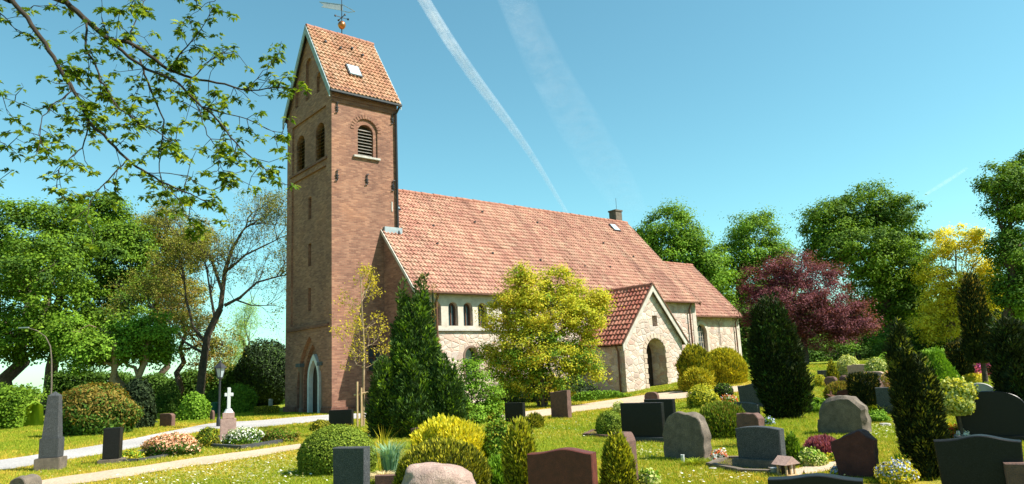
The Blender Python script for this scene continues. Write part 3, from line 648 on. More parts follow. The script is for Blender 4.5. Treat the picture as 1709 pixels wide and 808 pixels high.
verge(cr, cx1+0.205, cy0, mid, cHr, csl, 0.3, M['brownpipe'], 0.2, side=1)
mb = MB(); mb.box(nx1+.3, cx1+0.2, cy0-0.44, cy0-0.315, cHe-0.3, cHe-0.2, 0.02); mb.build('gutter', M['brownpipe'], cr)
# porch, gable to the south
pm = (px0+px1)/2; psl = (pHr-pHe)/(pm-px0)
gp = [(px0, -0.6), (px1, -0.6), (px1, pHe), (pm, pHr), (px0, pHe)]
po = solid('porch_wall', gp, py0, ny0+0.1, 'y', [M['stone']], [cutter(arch(pm+0.12, 1.62, -0.7, 2.98), -9, py0+1.15), cutter([(pm+.0, 3.62), (pm+.42, 3.62), (pm+.42, 4.2), (pm+.0, 4.2)], -9, py0+0.3)])
mb = MB(); mb.prism(arch(pm+0.12, 1.61, 0, 2.97), py0+1.0, py0+1.06); mb.mi = 1
mb.box(pm+.08, pm+.13, py0+0.96, py0+0.997, 0, 2.9)
for z in (0.8, 2.0): mb.box(pm-.62, pm+.85, py0+0.965, py0+0.996, z, z+.06)
mb.build('porch_door', [M['darkwood'], M['iron']], po)
mb = MB()
for side in (-1, 1):
    for k in range(8):
        z = 0.1+k*0.26; x = pm+0.12+side*0.9; mb.box(x-0.1-(k % 2)*.05, x+0.1+(k % 2)*.05, py0-0.02, py0+0.005, z, z+0.235, 0.01)
for k in range(11):
    t = math.pi*(k+0.5)/11; c_, s_ = math.cos(t), math.sin(t); r0, r1 = 0.83, 1.07; dx, dz = -s_*0.11, c_*0.11; zc = 2.17
    mb.prism([(pm+.12+r0*c_-dx*.8, zc+r0*s_-dz*.8), (pm+.12+r1*c_-dx, zc+r1*s_-dz), (pm+.12+r1*c_+dx, zc+r1*s_+dz), (pm+.12+r0*c_+dx*.8, zc+r0*s_+dz*.8)], py0-0.02, py0+.003)
mb.build('door_surround', plain('surround_stone', (0.56, 0.44, 0.34), (0.34, 0.25, 0.2), 3, .9, .5), po)
PR = None
for sgn in (1, -1):
    Lx = (pm-px0)+0.28; Lv = Lx*math.hypot(1, psl); zlo = pHr-Lx*psl+0.12; Ly = (ny0+0.75)-(py0-0.16)
    if sgn == 1: PR = pantiles('porch_roof', (pm-Lx, ny0+0.75, zlo), (0, -1, 0), (1, 0, psl), Ly, Lv, M['tile_porch'], CH, 0.26, 0.36)
    else: pantiles('roof_slope', (pm+Lx, py0-0.16, zlo), (0, 1, 0), (-1, 0, psl), Ly, Lv, M['tile_porch'], PR, 0.26, 0.36)
ridge_cap('ridge_tiles', (pm, py0-0.16, pHr+0.12), (pm, ny0+0.75, pHr+0.12), PR)
for sgn, mt in ((-1, M['boards']), (1, M['boards'])):
    lo = (pm+sgn*((pm-px0)+0.3), pHr-((pm-px0)+0.3)*psl+0.2); hi = (pm, pHr+0.2); q = 0.27*math.hypot(1, psl)
    mb = MB(); mb.prism([lo, hi, (hi[0], hi[1]-q), (lo[0], lo[1]-q)], py0-0.22, py0-0.165, 'y'); mb.build('bargeboard', mt, PR)
    mb = MB(); q2 = 0.06*math.hypot(1, psl); mb.prism([(lo[0]+sgn*.03, lo[1]+.03), (hi[0], hi[1]+.05), (hi[0], hi[1]+.05-q2), (lo[0]+sgn*.03, lo[1]+.03-q2)], py0-0.26, py0-0.223, 'y'); mb.build('verge_trim', M['brownpipe'], PR)
mb = MB(); mb.tube([(px0-.22, py0+.35, pHe-.3), (px0-.09, py0+.35, pHe-.55), (px0-.09, py0+.35, .2)], .05, 8); mb.build('drainpipe', M['brownpipe'], po)
mb = MB(); mb.box(pm-0.9, pm+1.1, py0-0.75, py0+0.3, 0.02, 0.2, 0.01); mb.build('door_step', M['sill'], po)
# ---------------------------------------------------------------- foliage makers
def unit(a): return a/(np.linalg.norm(a, axis=-1, keepdims=True)+1e-9)
def leafquads(c, n, size, aspect=0.6, d=None, fold=0.15):
    """one small folded leaf per centre c, facing n, long axis d"""
    N = len(c); r = rng.normal(size=(N, 3)) if d is None else d+rng.normal(0, .25, (N, 3))
    n = unit(n); t = unit(r-(r*n).sum(1, keepdims=True)*n); b = np.cross(n, t); s = np.asarray(size)*rng.uniform(.65, 1.3, N); s = s[:, None]
    V = np.stack([c-t*s*.5, c+b*s*aspect*.5+n*s*fold, c+t*s*.5, c-b*s*aspect*.5+n*s*fold], 1)
    return V.reshape(-1, 3), np.arange(N*4).reshape(-1, 4)
def spikes(c, d, length, width):
    """needle sprays: narrow kite shapes pointing along d"""
    N = len(c); d = unit(d); r = unit(np.cross(d, rng.normal(size=(N, 3)))); L_ = (length*rng.uniform(.6, 1.3, N))[:, None]
    V = np.stack([c, c+d*L_*.45+r*width*.5, c+d*L_, c+d*L_*.45-r*width*.5], 1)
    return V.reshape(-1, 3), np.arange(N*4).reshape(-1, 4)
PROF = {
 'ball': lambda t: np.sqrt(np.clip(1-(2*t-1)**2, 0, 1)),
 'dome': lambda t: np.where(t < .35, .9+.1*np.sin(t/.35*np.pi/2), np.sqrt(np.clip(1-((t-.35)/.65)**2, 0, 1))),
 'cone': lambda t: np.where(t < .12, .8+t/.12*.2, np.clip((1-(t-.12)/.88), 0, 1)**.85),
 'broadcone': lambda t: np.where(t < .2, .82+t/.2*.18, np.clip(1-((t-.2)/.8)**1.35, 0, 1)**.9),
 'column': lambda t: np.where(t < .15, .75+t/.15*.2, (1-np.clip((t-.15)/.85, 0, 1)**3.2)**.6*(1-.12*t)),
 'flame': lambda t: (1-np.clip(t, 0, 1)**1.8)**.8*(.72+.28*np.sin(np.clip(t*2.2, 0, 1.57))),
 'yew': lambda t: np.where(t < .4, .55+.45*np.sin(t/.4*np.pi/2), (1-((np.clip(t, .4, 1)-.4)/.6)**2.4)**.7),
 'block': lambda t: np.where(t < .93, .96+.04*t, np.sqrt(np.clip(1-((t-.93)/.07)**2, 0, 1)))}
def lumps(th, t, seed, amp):
    r = np.random.default_rng(seed); v = 0
    for k in range(5):
        v = v+np.sin(th*r.integers(1, 6)+r.uniform(0, 6.3)+t*r.uniform(3, 14))*r.uniform(.4, 1)
    return 1+amp*v/2.2
def shell(profile, rx, ry, hgt, n, seed, amp):
    f = PROF[profile]; tt = np.linspace(0, 1, 200); rr = f(tt); seg = np.hypot(np.gradient(rr)*max(rx, ry), np.gradient(tt)*hgt)*(rr+.03)
    cdf = np.cumsum(seg); cdf /= cdf[-1]; t = np.interp(rng.random(n), cdf, tt); th = rng.uniform(0, 2*np.pi, n); r = f(t)
    dr = (f(np.clip(t+.01, 0, 1))-f(np.clip(t-.01, 0, 1)))/.02
    k = lumps(th, t, seed, amp); P = np.stack([np.cos(th)*r*rx*k, np.sin(th)*r*ry*k, t*hgt*(1+(k-1)*.4)], 1)
    N = unit(np.stack([np.cos(th)/rx, np.sin(th)/ry, -dr*.5*(1/rx+1/ry)*rx*ry/np.maximum(hgt, .05)/max(rx, ry)], 1)+1e-6)
    return P, N, t
def core(profile, rx, ry, hgt, seed, amp, s=.84):
    f = PROF[profile]; nt_, na = 14, 20; V = []
    for i in range(nt_+1):
        t = i/nt_*.97; th = np.arange(na)/na*2*np.pi; k = lumps(th, t, seed, amp)*s
        V.append(np.stack([np.cos(th)*f(np.array(t))*rx*k, np.sin(th)*f(np.array(t))*ry*k, np.full(na, t*hgt*s+.0)], 1))
    V = np.concatenate(V+[np.array([[0, 0, hgt*s]])]); i = np.arange(nt_)[:, None]*na; j = np.arange(na)[None]
    F = np.stack([i+j, i+(j+1) % na, i+na+(j+1) % na, i+na+j], -1).reshape(-1, 4); top = len(V)-1; b = nt_*na
    F2 = np.array([[b+q, b+(q+1) % na, top] for q in range(na)]); return V, F, F2
SEED = [100]
def bush(label, cat, name, loc, rx, ry, hgt, profile='dome', mat='mid', n=3000, size=.06, style='leaf', amp=.06, depth=.05, lift=0.0, group=None, mat2=None, frac2=0, corem=None, up=.8, trunk=None, asp=.6, rz=None):
    SEED[0] += 1; sd_ = SEED[0]
    P, N, t = shell(profile, rx, ry, hgt, n, sd_, amp); P = P*(1-np.abs(rng.normal(0, depth, n)))[:, None]+N*rng.normal(0, size*.35, n)[:, None]
    P[:, 2] = np.abs(P[:, 2])+lift
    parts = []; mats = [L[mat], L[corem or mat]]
    if mat2: mats.append(L[mat2]); k2 = rng.random(n) < frac2*(np.clip(t*1.6-.2, 0, 1) if frac2 < 1 else 1)
    else: k2 = np.zeros(n, bool)
    for sel, mi in ((~k2, 0), (k2, 2)):
        if not sel.any(): continue
        if style == 'leaf': V, F = leafquads(P[sel], N[sel]+rng.normal(0, .55, (sel.sum(), 3)), size, asp)
        else: V, F = spikes(P[sel], N[sel]*.55+np.array([0, 0, up])+rng.normal(0, .25, (sel.sum(), 3)), size*1.6, size*.55)
        parts.append((V, F, mi))
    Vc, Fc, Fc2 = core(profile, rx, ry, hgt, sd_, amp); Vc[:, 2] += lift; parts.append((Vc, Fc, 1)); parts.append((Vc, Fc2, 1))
    me = np_mesh(name, parts, mats)
    z = float(H(loc[0], loc[1]))
    if trunk:
        e = empty(name, (loc[0], loc[1], z), rz or 0, label, cat, group); link('crown', me, e)
        link('trunk', np_mesh('trunk', [(*tube([(0, 0, -.1), (.02, 0, lift*.5), (0, .01, lift+hgt*.5)], [trunk*1.2, trunk, trunk*.7], 8), 0)], [M['bark']], True), e); return e
    o = link(name, me, None, (loc[0], loc[1], z-0.02), rz or 0); return tag(o, label, cat, group)
def pbush(label, cat, name, l, r, top, base, ratio=1.0, **k):
    """a bush that spans l..r and top..base in the photo; its near foot is at the base line"""
    g, m_ = G((l+r)/2, base); rx = (r-l)/2*m_; ry = rx*ratio; g2 = g+np.array([g[0]/g[1]*ry, ry, 0])*.8; sc_ = g2[1]/g[1]
    hgt = float(at((l+r)/2, top, g2[1])[2]-H(g2[0], g2[1]))
    return bush(label, cat, name, g2, rx*sc_, ry, max(hgt, .1), **k)

def limb(p0, p1, r0, r1, wob, k=5, s=6, sagv=0.0):
    p0, p1 = np.array(p0, float), np.array(p1, float); t = np.linspace(0, 1, k)[:, None]; P = p0*(1-t)+p1*t
    L_ = np.linalg.norm(p1-p0); P[1:-1] += rng.normal(0, wob*L_, (k-2, 3)); P[:, 2] += (np.sin(t[:, 0]*np.pi)*sagv*L_)
    return P, tube(P, np.linspace(r0, r1, k), s)
def tree(label, cat, name, loc, blobs, mat='mid', nclump=140, nleaf=90, leaf=.2, clump=.75, tr=.3, trunk_h=None, bark='bark', group=None, mat2=None, frac2=.0, stems=1, open_=.5, z=None, twigs=90, asp=.7, flat=.55, lean=(0, 0)):
    B = np.array(blobs, float); z = float(H(loc[0], loc[1])) if z is None else z
    e = empty(name, (loc[0], loc[1], z), 0, label, cat, group)
    w_ = (B[:, 3]*B[:, 4]*B[:, 5])**.67; w_ /= w_.sum(); bi = rng.choice(len(B), nclump, p=w_); d = unit(rng.normal(size=(nclump, 3)))
    rr = rng.random(nclump)**open_; rr = .25+.75*rr; C = B[bi, :3]+d*rr[:, None]*B[bi, 3:]
    ts = []; top = B[:, 2].max(); low = B[:, 2].min(); trunk_h = trunk_h or (low+top)/2; starts = []
    for q in range(stems):
        off = np.array([0, 0, 0]) if stems == 1 else np.array([math.cos(q*2.4), math.sin(q*2.4), 0])*tr*1.6
        end = np.array([lean[0], lean[1], trunk_h])+off*3.0*(stems > 1)
        P, tb = limb(off+[0, 0, -.3], end, tr*(1.25 if stems == 1 else .75), tr*.45, .03, 8, 10); ts.append(tb); starts.append(P)
    for q in range(len(B)):
        P = starts[q % stems]; i = rng.integers(3, 8); i = min(i, len(P)-1); s0 = P[i]
        P2, tb = limb(s0, B[q, :3], tr*.42, tr*.14, .05, 6, 7, .05); ts.append(tb)
        idx = np.where(bi == q)[0][:max(2, int(twigs*w_[q]))]
        for c_ in idx:
            s1 = P2[rng.integers(2, 6)]; ts.append(limb(s1, C[c_], tr*.12, tr*.03, .06, 4, 4, .04)[1])
    V, F = join_tubes(ts); link('trunk', np_mesh('trunk', [(V, F, 0)], [M[bark]], True), e)
    rc = clump*rng.uniform(.6, 1.3, nclump); N = nclump*nleaf; ci = np.repeat(np.arange(nclump), nleaf)
    off = rng.normal(size=(N, 3))*np.array([1, 1, flat])*.55; P = C[ci]+off*rc[ci, None]
    n_ = unit(off)*.8+unit(C[ci]-B[bi[ci], :3])*.4+np.array([0, 0, .75])+rng.normal(0, .45, (N, 3))
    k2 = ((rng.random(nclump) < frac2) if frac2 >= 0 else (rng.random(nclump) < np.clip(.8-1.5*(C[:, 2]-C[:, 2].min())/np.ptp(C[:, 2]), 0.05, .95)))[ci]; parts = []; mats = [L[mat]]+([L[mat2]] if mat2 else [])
    for sel, mi in ((~k2, 0), (k2, 1)):
        if sel.any(): parts.append((*leafquads(P[sel], n_[sel], leaf, asp), mi))
    link('crown', np_mesh('crown', parts, mats), e); return e
def ptree(label, cat, name, px, Yd, base_y, blobs_px, **k):
    """tree at depth Yd whose crown blobs are given as photo ellipses (x, y, rx, ry, depth offset)"""
    g = at(px, base_y, Yd); z = float(H(g[0], g[1])); bl = []
    for (bx, by, rx, ry, dy) in blobs_px:
        p = at(bx, by, Yd+dy); s = mpp(bx, by, Yd+dy); bl.append([p[0]-g[0], p[1]-g[1], p[2]-z, rx*s, (rx+ry)/2*s*.9, ry*s])
    return tree(label, cat, name, (g[0], g[1]), bl, **k)

# ---------------------------------------------------------------- trees behind, left
GL = 'trees along the left edge of the churchyard'
ptree('tall broad green tree at the far left edge, highest crown of the left group', 'tree', 'broadleaf_tree', 30, 44, 655,
      [(30, 400, 75, 75, 0), (-25, 480, 80, 90, 0), (70, 470, 70, 80, -3), (20, 560, 75, 50, -2), (110, 395, 55, 60, 2), (95, 560, 60, 45, -2), (-90, 430, 70, 100, 2)],
      mat='mid', nclump=445, nleaf=150, leaf=0.182, clump=0.731, tr=.42, group=GL, mat2='deep', frac2=.35, twigs=60)
ptree('round topped rich green tree just right of the tallest left tree', 'tree', 'broadleaf_tree', 75, 52, 655,
      [(165, 375, 55, 52, 0), (200, 430, 50, 60, 0), (140, 450, 60, 60, 2), (175, 350, 36, 32, 0), (215, 400, 34, 40, 0), (185, 520, 60, 50, -1), (130, 540, 60, 45, 0), (215, 480, 36, 40, 0)],
      mat='mid', nclump=364, nleaf=150, leaf=0.182, clump=0.731, tr=.4, group=GL, mat2='deep', frac2=.3, twigs=60)
ptree('low bright green tree with several brown stems above the dark bush', 'tree', 'multi_stem_tree', 205, 38, 660,
      [(200, 575, 60, 38, 0), (250, 560, 45, 38, 0), (150, 590, 50, 32, -1), (265, 590, 30, 26, 1), (120, 560, 40, 36, 0)],
      mat='bright', nclump=256, nleaf=125, leaf=0.137, clump=0.512, tr=.26, stems=4, bark='bark_pale', group=GL, mat2='mid', frac2=.4)
ptree('thin olive green tree between the rich green and the bare limbed tree', 'tree', 'broadleaf_tree', 262, 56, 655,
      [(265, 385, 48, 36, 0), (300, 420, 45, 45, 0), (262, 450, 40, 50, 0), (330, 405, 30, 40, 0), (290, 500, 50, 50, 0)],
      mat='olive', nclump=330, nleaf=85, leaf=0.152, clump=0.658, tr=.25, group=GL, mat2='rusty', frac2=.35, twigs=150)
ptree('pale drooping willow green tree behind the bare limbed tree', 'tree', 'willow_tree', 405, 62, 660,
      [(400, 560, 24, 48, 0), (385, 600, 28, 35, 0), (412, 605, 18, 34, 0), (415, 530, 18, 30, 0)], mat='willow', nclump=121, nleaf=112, leaf=0.137, clump=0.585, tr=.18, asp=.3, flat=1.4)
pbush('dark rounded evergreen bush beside the tower foot', 'bush', 'evergreen_bush', 396, 492, 566, 678, ratio=.9, profile='ball', mat='blackgreen', n=16000, size=.15, amp=.1, depth=.07, mat2='conifer', frac2=.35)
# the bare limbed tree, grown branch by branch
def grow(p, d, ln, r, depth, ts, tips, spread=.55, up=.12):
    k = 4; P = [np.array(p, float)]; dd = unit(np.array(d, float))
    for q in range(k-1): dd = unit(dd+rng.normal(0, .16, 3)+np.array([0, 0, up*.4])); P.append(P[-1]+dd*ln/(k-1))
    P = np.array(P); ts.append(tube(P, np.linspace(r, r*.66, k), 7 if depth > 4 else 4))
    if depth <= 1: tips.append((P[-1], dd))
    if depth == 0: return
    nb = rng.integers(2, 4)
    for q in range(nb):
        i = k-1 if q == 0 else rng.integers(1, k); nd = unit(dd+rng.normal(0, spread if q else spread*.5, 3)+np.array([0, 0, up]))
        grow(P[i], nd, ln*rng.uniform(.68, .88), r*(.68 if q == 0 else .55), depth-1, ts, tips, spread, up)
g = at(335, 655, 42); z = float(H(g[0], g[1])); e = empty('bare_limbed_tree', (g[0], g[1], z), 0, 'half bare spreading tree with a dark forked trunk, left of the tower', 'tree')
ts, tips = [], []; s = mpp(335, 655, 42)
def rel(px, py, dy=0):
    q = at(px, py, 42+dy); return q-np.array([g[0], g[1], z])
mains = [([rel(333, 668), rel(338, 610), rel(350, 560), rel(368, 515)], .42, .3), ([rel(368, 515), rel(378, 455), rel(388, 415), rel(405, 385)], .26, .1),
         ([rel(372, 490), rel(350, 430), rel(325, 405), rel(300, 395)], .17, .07), ([rel(375, 510), rel(402, 498), rel(430, 475), rel(462, 462)], .17, .07),
         ([rel(345, 575), rel(320, 545), rel(312, 500), rel(308, 470)], .17, .08), ([rel(382, 450), rel(410, 425), rel(440, 412), rel(462, 400)], .13, .05),
         ([rel(340, 590), rel(310, 570), rel(285, 540), rel(262, 520)], .14, .06), ([rel(392, 500), rel(420, 505, 1), rel(445, 510, 1)], .09, .04), ([rel(360, 540), rel(352, 490), rel(345, 450)], .15, .07)]
for P, r0, r1 in mains: P = np.array(P); P[1:-1] += rng.normal(0, .08, P[1:-1].shape); ts.append(tube(P, np.linspace(r0*.58, r1*.6, len(P)), 9))
for P, r0, r1 in mains[1:]:
    P = np.array(P); dd = unit(P[-1]-P[-2])
    for q in range(3): grow(P[-1], unit(dd+rng.normal(0, .4, 3)+[0, 0, .15]), 0.85, r1*.55, 6, ts, tips, .6, .1)
    for q in range(3): grow(P[rng.integers(1, len(P)-1)], unit(dd*.3+rng.normal(0, .6, 3)+[0, 0, .3]), 0.85, r1*.45, 5, ts, tips, .55, .1)
V, F = join_tubes(ts); link('trunk', np_mesh('trunk', [(V, F, 0)], [M['bark']], True), e)
T = np.array([t[0] for t in tips]); sel = rng.choice(len(T), min(len(T), 3600), replace=False); T = T[sel]; cnt = np.where(T[:, 0] < 1.2, 9, 5)
C = np.repeat(T, cnt, 0); C = C+rng.normal(0, .16, C.shape); me = np_mesh('crown', [(*leafquads(C, rng.normal(size=C.shape)+[0, 0, .5], .1, .6), 0)], [L['olive']]); link('crown', me, e)
ptree('rust tinged young tree filling the gap under the half bare limbs', 'tree', 'broadleaf_tree', 300, 46, 660, [(310, 500, 42, 50, 0), (290, 545, 40, 50, 0), (330, 560, 40, 50, 0), (350, 600, 36, 40, 0), (275, 470, 30, 30, 0), (372, 575, 24, 40, 0)],
      mat='rusty', nclump=175, nleaf=75, leaf=0.114, clump=0.585, tr=.2, mat2='olive', frac2=.5, twigs=110)

# ---------------------------------------------------------------- trees behind, right
GR = 'tall green trees behind the chancel'
ptree('round green tree rising right behind the chimney', 'tree', 'broadleaf_tree', 1120, 84, 600,
      [(1110, 385, 46, 46, 0), (1150, 410, 45, 40, 0), (1120, 445, 60, 50, 0), (1180, 450, 40, 45, 0), (1155, 490, 60, 50, 0), (1080, 440, 30, 50, 0)], mat='bright', nclump=351, nleaf=137, leaf=0.258, clump=1.09, tr=.5, group=GR, mat2='mid', frac2=.45, twigs=50)
ptree('green tree between the chimney tree and the purple tree', 'tree', 'broadleaf_tree', 1250, 88, 600,
      [(1255, 385, 48, 36, 0), (1240, 430, 48, 40, 0), (1290, 430, 40, 38, 0), (1250, 480, 60, 50, 0), (1225, 540, 50, 50, 0), (1310, 500, 40, 50, 0)], mat='mid', nclump=310, nleaf=137, leaf=0.258, clump=1.09, tr=.5, group=GR, mat2='bright', frac2=.3, twigs=60)
ptree('largest green tree standing behind the purple tree, dark trunk', 'tree', 'broadleaf_tree', 1482, 62, 600,
      [(1450, 345, 62, 40, 0), (1390, 375, 55, 42, 0), (1500, 375, 50, 50, 0), (1440, 420, 80, 55, -2), (1510, 440, 50, 60, 0), (1520, 500, 42, 50, 0), (1470, 500, 60, 45, 0), (1385, 425, 45, 40, 0)],
      mat='mid', nclump=513, nleaf=150, leaf=0.205, clump=0.804, tr=.5, group=GR, mat2='deep', frac2=.3, twigs=70)
ptree('bright yellow leaved tree between two green trees on the right', 'tree', 'yellow_tree', 1602, 56, 600,
      [(1600, 405, 45, 28, 0), (1640, 430, 25, 34, 0), (1570, 430, 22, 26, 0), (1610, 480, 50, 30, -1), (1575, 500, 40, 30, 0), (1630, 520, 36, 34, 0), (1590, 545, 40, 30, 0), (1560, 470, 26, 34, 0), (1645, 480, 24, 36, 0), (1550, 540, 30, 30, 0)],
      mat='brightyellow', nclump=330, nleaf=100, leaf=0.152, clump=0.585, tr=.25, mat2='golden', frac2=.3, twigs=150, open_=.3, bark='bark_pale')
ptree('tall narrow green tree at the right edge of the picture', 'tree', 'broadleaf_tree', 1712, 50, 600,
      [(1675, 300, 40, 32, 0), (1690, 345, 40, 45, 0), (1720, 310, 50, 60, 2), (1690, 430, 36, 50, 0), (1740, 420, 60, 80, 2), (1695, 490, 36, 44, 0)], mat='mid', nclump=378, nleaf=137, leaf=0.175, clump=0.658, tr=.4, group=GR, mat2='deep', frac2=.45, twigs=60)
ptree('copper purple leaved tree between the dark yew and the big green tree', 'tree', 'purple_tree', 1340, 44, 600,
      [(1320, 455, 50, 34, 0), (1280, 475, 46, 40, 0), (1370, 480, 50, 42, 0), (1400, 520, 52, 36, -1), (1330, 510, 60, 40, -1), (1275, 525, 42, 46, 0), (1425, 545, 36, 24, -1), (1375, 560, 55, 24, -1)],
      mat='purple', nclump=445, nleaf=137, leaf=0.114, clump=0.512, tr=.24, asp=.5, twigs=80)
ptree('green understorey tree behind the purple tree trunk', 'tree', 'understorey_tree', 1420, 58, 610, [(1400, 590, 60, 24, 0), (1340, 590, 40, 30, 0), (1480, 580, 50, 34, 0), (1545, 580, 40, 40, 0), (1590, 590, 40, 30, 0), (1660, 570, 50, 40, 0)],
      mat='deep', nclump=351, nleaf=112, leaf=0.152, clump=0.658, tr=.2, stems=3, mat2='bright', frac2=.18)
# far woods closing the view behind the churchyard
def hedge(label, x0, x1, Yd, top, mat, n, size, cat='hedge', name='hedge', seed=1, thick=3.0):
    a = at(x0, 620, Yd); b = at(x1, 620, Yd); ln = b[0]-a[0]; hh = (at((x0+x1)/2, top, Yd)[2]-float(H((a[0]+b[0])/2, Yd)))
    X = rng.random(n); prof = hh*(.78+.22*lumps(X*9, X*0, seed, .9)); zz = prof*np.sqrt(rng.random(n)); front = rng.random(n) < .75
    Yv = np.where(front, -thick*.5*np.sqrt(np.clip(1-(zz/prof)**4, 0, 1)), rng.uniform(-thick*.5, thick*.5, n)); zz = np.where(front, zz, prof)
    P = np.stack([X*ln, Yv+rng.normal(0, .22, n), zz+rng.normal(0, .12, n)], 1); N_ = np.stack([np.zeros(n), -np.ones(n)*.5, np.ones(n)*.7], 1)+rng.normal(0, .5, (n, 3))
    parts = [(*leafquads(P, N_, size, .7), 0)]
    k = 40; xk = np.linspace(0, 1, k); pk = hh*(.78+.22*lumps(xk*9, xk*0, seed, .9))*.86; V = np.array([(xx*ln, yy, q) for xx, pz_ in zip(xk, pk) for yy, q in ((-thick*.4, -.2), (-thick*.35, pz_*.8), (0, pz_), (thick*.35, pz_*.8), (thick*.4, -.2))])
    i = np.arange(k-1)[:, None]*5; j = np.arange(4)[None]; parts.append((V, np.stack([i+j, i+j+1, i+5+j+1, i+5+j], -1).reshape(-1, 4), 0))
    return tag(link(name, np_mesh(name, parts, [L[mat]]), None, (a[0], Yd, float(H((a[0]+b[0])/2, Yd)))), label, cat)
hedge('dense dark woodland undergrowth closing the right side behind the graves', 1215, 1780, 72, 505, 'deep', 42000, .28, 'undergrowth', seed=3)
hedge('low green hedge behind the left trees and the lamp', 90, 480, 50, 626, 'deep', 26000, .17, seed=5, thick=1.6)
hedge('leafy green hedge at the far left edge beside the lawn', -60, 62, 34, 658, 'mid', 14000, .12, seed=8, thick=1.8)
hedge('bright green hedge strip behind the green cone shrub', 1545, 1610, 48, 588, 'bright', 3500, .12, seed=9, thick=1.0)

# ---------------------------------------------------------------- shrubs and conifers near the church
pbush('wide olive rhododendron bush behind the dark obelisk', 'bush', 'rhododendron', 86, 224, 640, 728, ratio=.8, mat='deep', n=15000, size=.13, amp=.15, depth=.14, mat2='rusty', frac2=.75, corem='blackgreen', asp=.4)  # near-black core colour paints in the shade beneath the leaves
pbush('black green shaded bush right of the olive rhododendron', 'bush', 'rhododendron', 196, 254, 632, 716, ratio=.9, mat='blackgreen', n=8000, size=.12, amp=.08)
for l, r, t, b, mt, lb in ((262, 300, 640, 690, 'deep', 'dark green shrub left of the orange tinged shrub'), (300, 346, 655, 702, 'bright', 'fresh green shrub left of the black lamp post'), (296, 335, 628, 672, 'rusty', 'orange tinged shrub behind the fresh green shrub'),
                          (372, 428, 640, 690, 'mid', 'green shrub right of the lamp, behind the white cross'), (340, 372, 650, 690, 'deep', 'dark shrub directly behind the lamp post')):
    pbush(lb, 'shrub', 'shrub', l, r, t, b, ratio=.8, mat=mt, n=4500, size=.12, amp=.12, depth=.1)
pbush('low clipped golden hedge left of the tower foot', 'hedge', 'clipped_hedge', 424, 466, 678, 692, ratio=.5, profile='block', mat='boxgold', n=3500, size=.06, amp=.01)
# the big dark juniper with several tops
def conifer_mass(label, base, spec, mat, n, size, cat='conifer', name='conifer', mat2=None, frac2=0.1, plume=.16, amp=.16, tall=3.2, profile=None):
    """upright conifer: overlapping bodies covered in upward pointing plumes of sprays"""
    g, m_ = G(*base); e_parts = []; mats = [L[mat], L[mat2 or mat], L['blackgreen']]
    for (l, r, top, bot, wgt, dy) in spec:
        rx = (r-l)/2*m_; hh = (bot-top)*m_; off = np.array([((l+r)/2-base[0])*m_, dy, (base[1]-bot)*m_]); k = int(n*wgt); SEED[0] += 1
        prof = profile or ('flame' if (r-l) < (bot-top)*.45 else 'broadcone'); npl = max(12, int(k/46)); C, N, t = shell(prof, rx*.92, rx*.8, hh*.93, npl, SEED[0], amp)
        C = C*(1-np.abs(rng.normal(0, .05, npl)))[:, None]; pr = plume*rng.uniform(.6, 1.35, npl); per = k//npl; ci = np.repeat(np.arange(npl), per); K = len(ci)
        ax = unit(N*np.array([.5, .5, .3])*rng.uniform(.3, 1.1, (npl, 1))+np.array([0, 0, 1.])+rng.normal(0, .1, (npl, 3)))[ci]
        u_ = rng.random(K); a = rng.uniform(0, 6.28, K); rad = pr[ci]*np.sqrt(np.clip(1-u_, 0, 1))*(.35+.65*np.minimum(u_*4, 1))
        s1 = unit(np.cross(ax, np.array([1., .3, 0]))); s2 = np.cross(ax, s1); rd = np.cos(a)[:, None]*s1+np.sin(a)[:, None]*s2
        P = C[ci]+ax*((u_-.3)*pr[ci]*tall)[:, None]+rd*rad[:, None]
        V, F = spikes(P, ax*1.0+rd*.65+rng.normal(0, .2, (K, 3)), size*1.7, size*.5); k2 = (rng.random(npl) < frac2)[ci] | (rng.random(K) < frac2*.5)
        e_parts.append((V+off, F[~k2], 0))
        if k2.any(): e_parts.append((V+off, F[k2], 1))
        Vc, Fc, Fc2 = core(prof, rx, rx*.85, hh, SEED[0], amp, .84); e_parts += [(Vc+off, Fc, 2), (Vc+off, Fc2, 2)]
    return tag(link(name, np_mesh(name, e_parts, mats), None, (g[0]+.02, g[1], g[2]-.03)), label, cat)
conifer_mass('big dark green juniper with several pointed tops before the church', (698, 728), [(614, 776, 572, 732, .30, .5), (630, 752, 512, 722, .22, .6), (642, 732, 478, 700, .16, .6), (648, 682, 450, 700, .1, .9), (684, 716, 434, 690, .12, .8), (614, 668, 590, 728, .12, .1), (712, 774, 590, 732, .12, 0), (650, 730, 600, 738, .15, -.2)], 'conifer', 90000, .075, mat2='mid', frac2=.16, plume=.11)
conifer_mass('dark brown tipped shoot behind the juniper top', (702, 690), [(694, 712, 420, 640, .5, 1.6), (712, 726, 445, 620, .3, 1.7)], 'rusty', 1600, .08, cat='shoot', name='conifer_shoot')
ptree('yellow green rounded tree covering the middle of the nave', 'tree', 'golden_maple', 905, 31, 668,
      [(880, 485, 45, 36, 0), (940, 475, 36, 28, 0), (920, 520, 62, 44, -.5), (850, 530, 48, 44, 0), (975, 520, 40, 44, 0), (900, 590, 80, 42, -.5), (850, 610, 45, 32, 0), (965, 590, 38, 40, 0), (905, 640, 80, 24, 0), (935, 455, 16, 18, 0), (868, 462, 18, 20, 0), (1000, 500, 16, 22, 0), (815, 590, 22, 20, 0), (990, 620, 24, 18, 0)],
      mat='yellowgreen', nclump=760, nleaf=95, leaf=.088, clump=.36, tr=.11, stems=4, twigs=60, mat2='mid', frac2=-1)
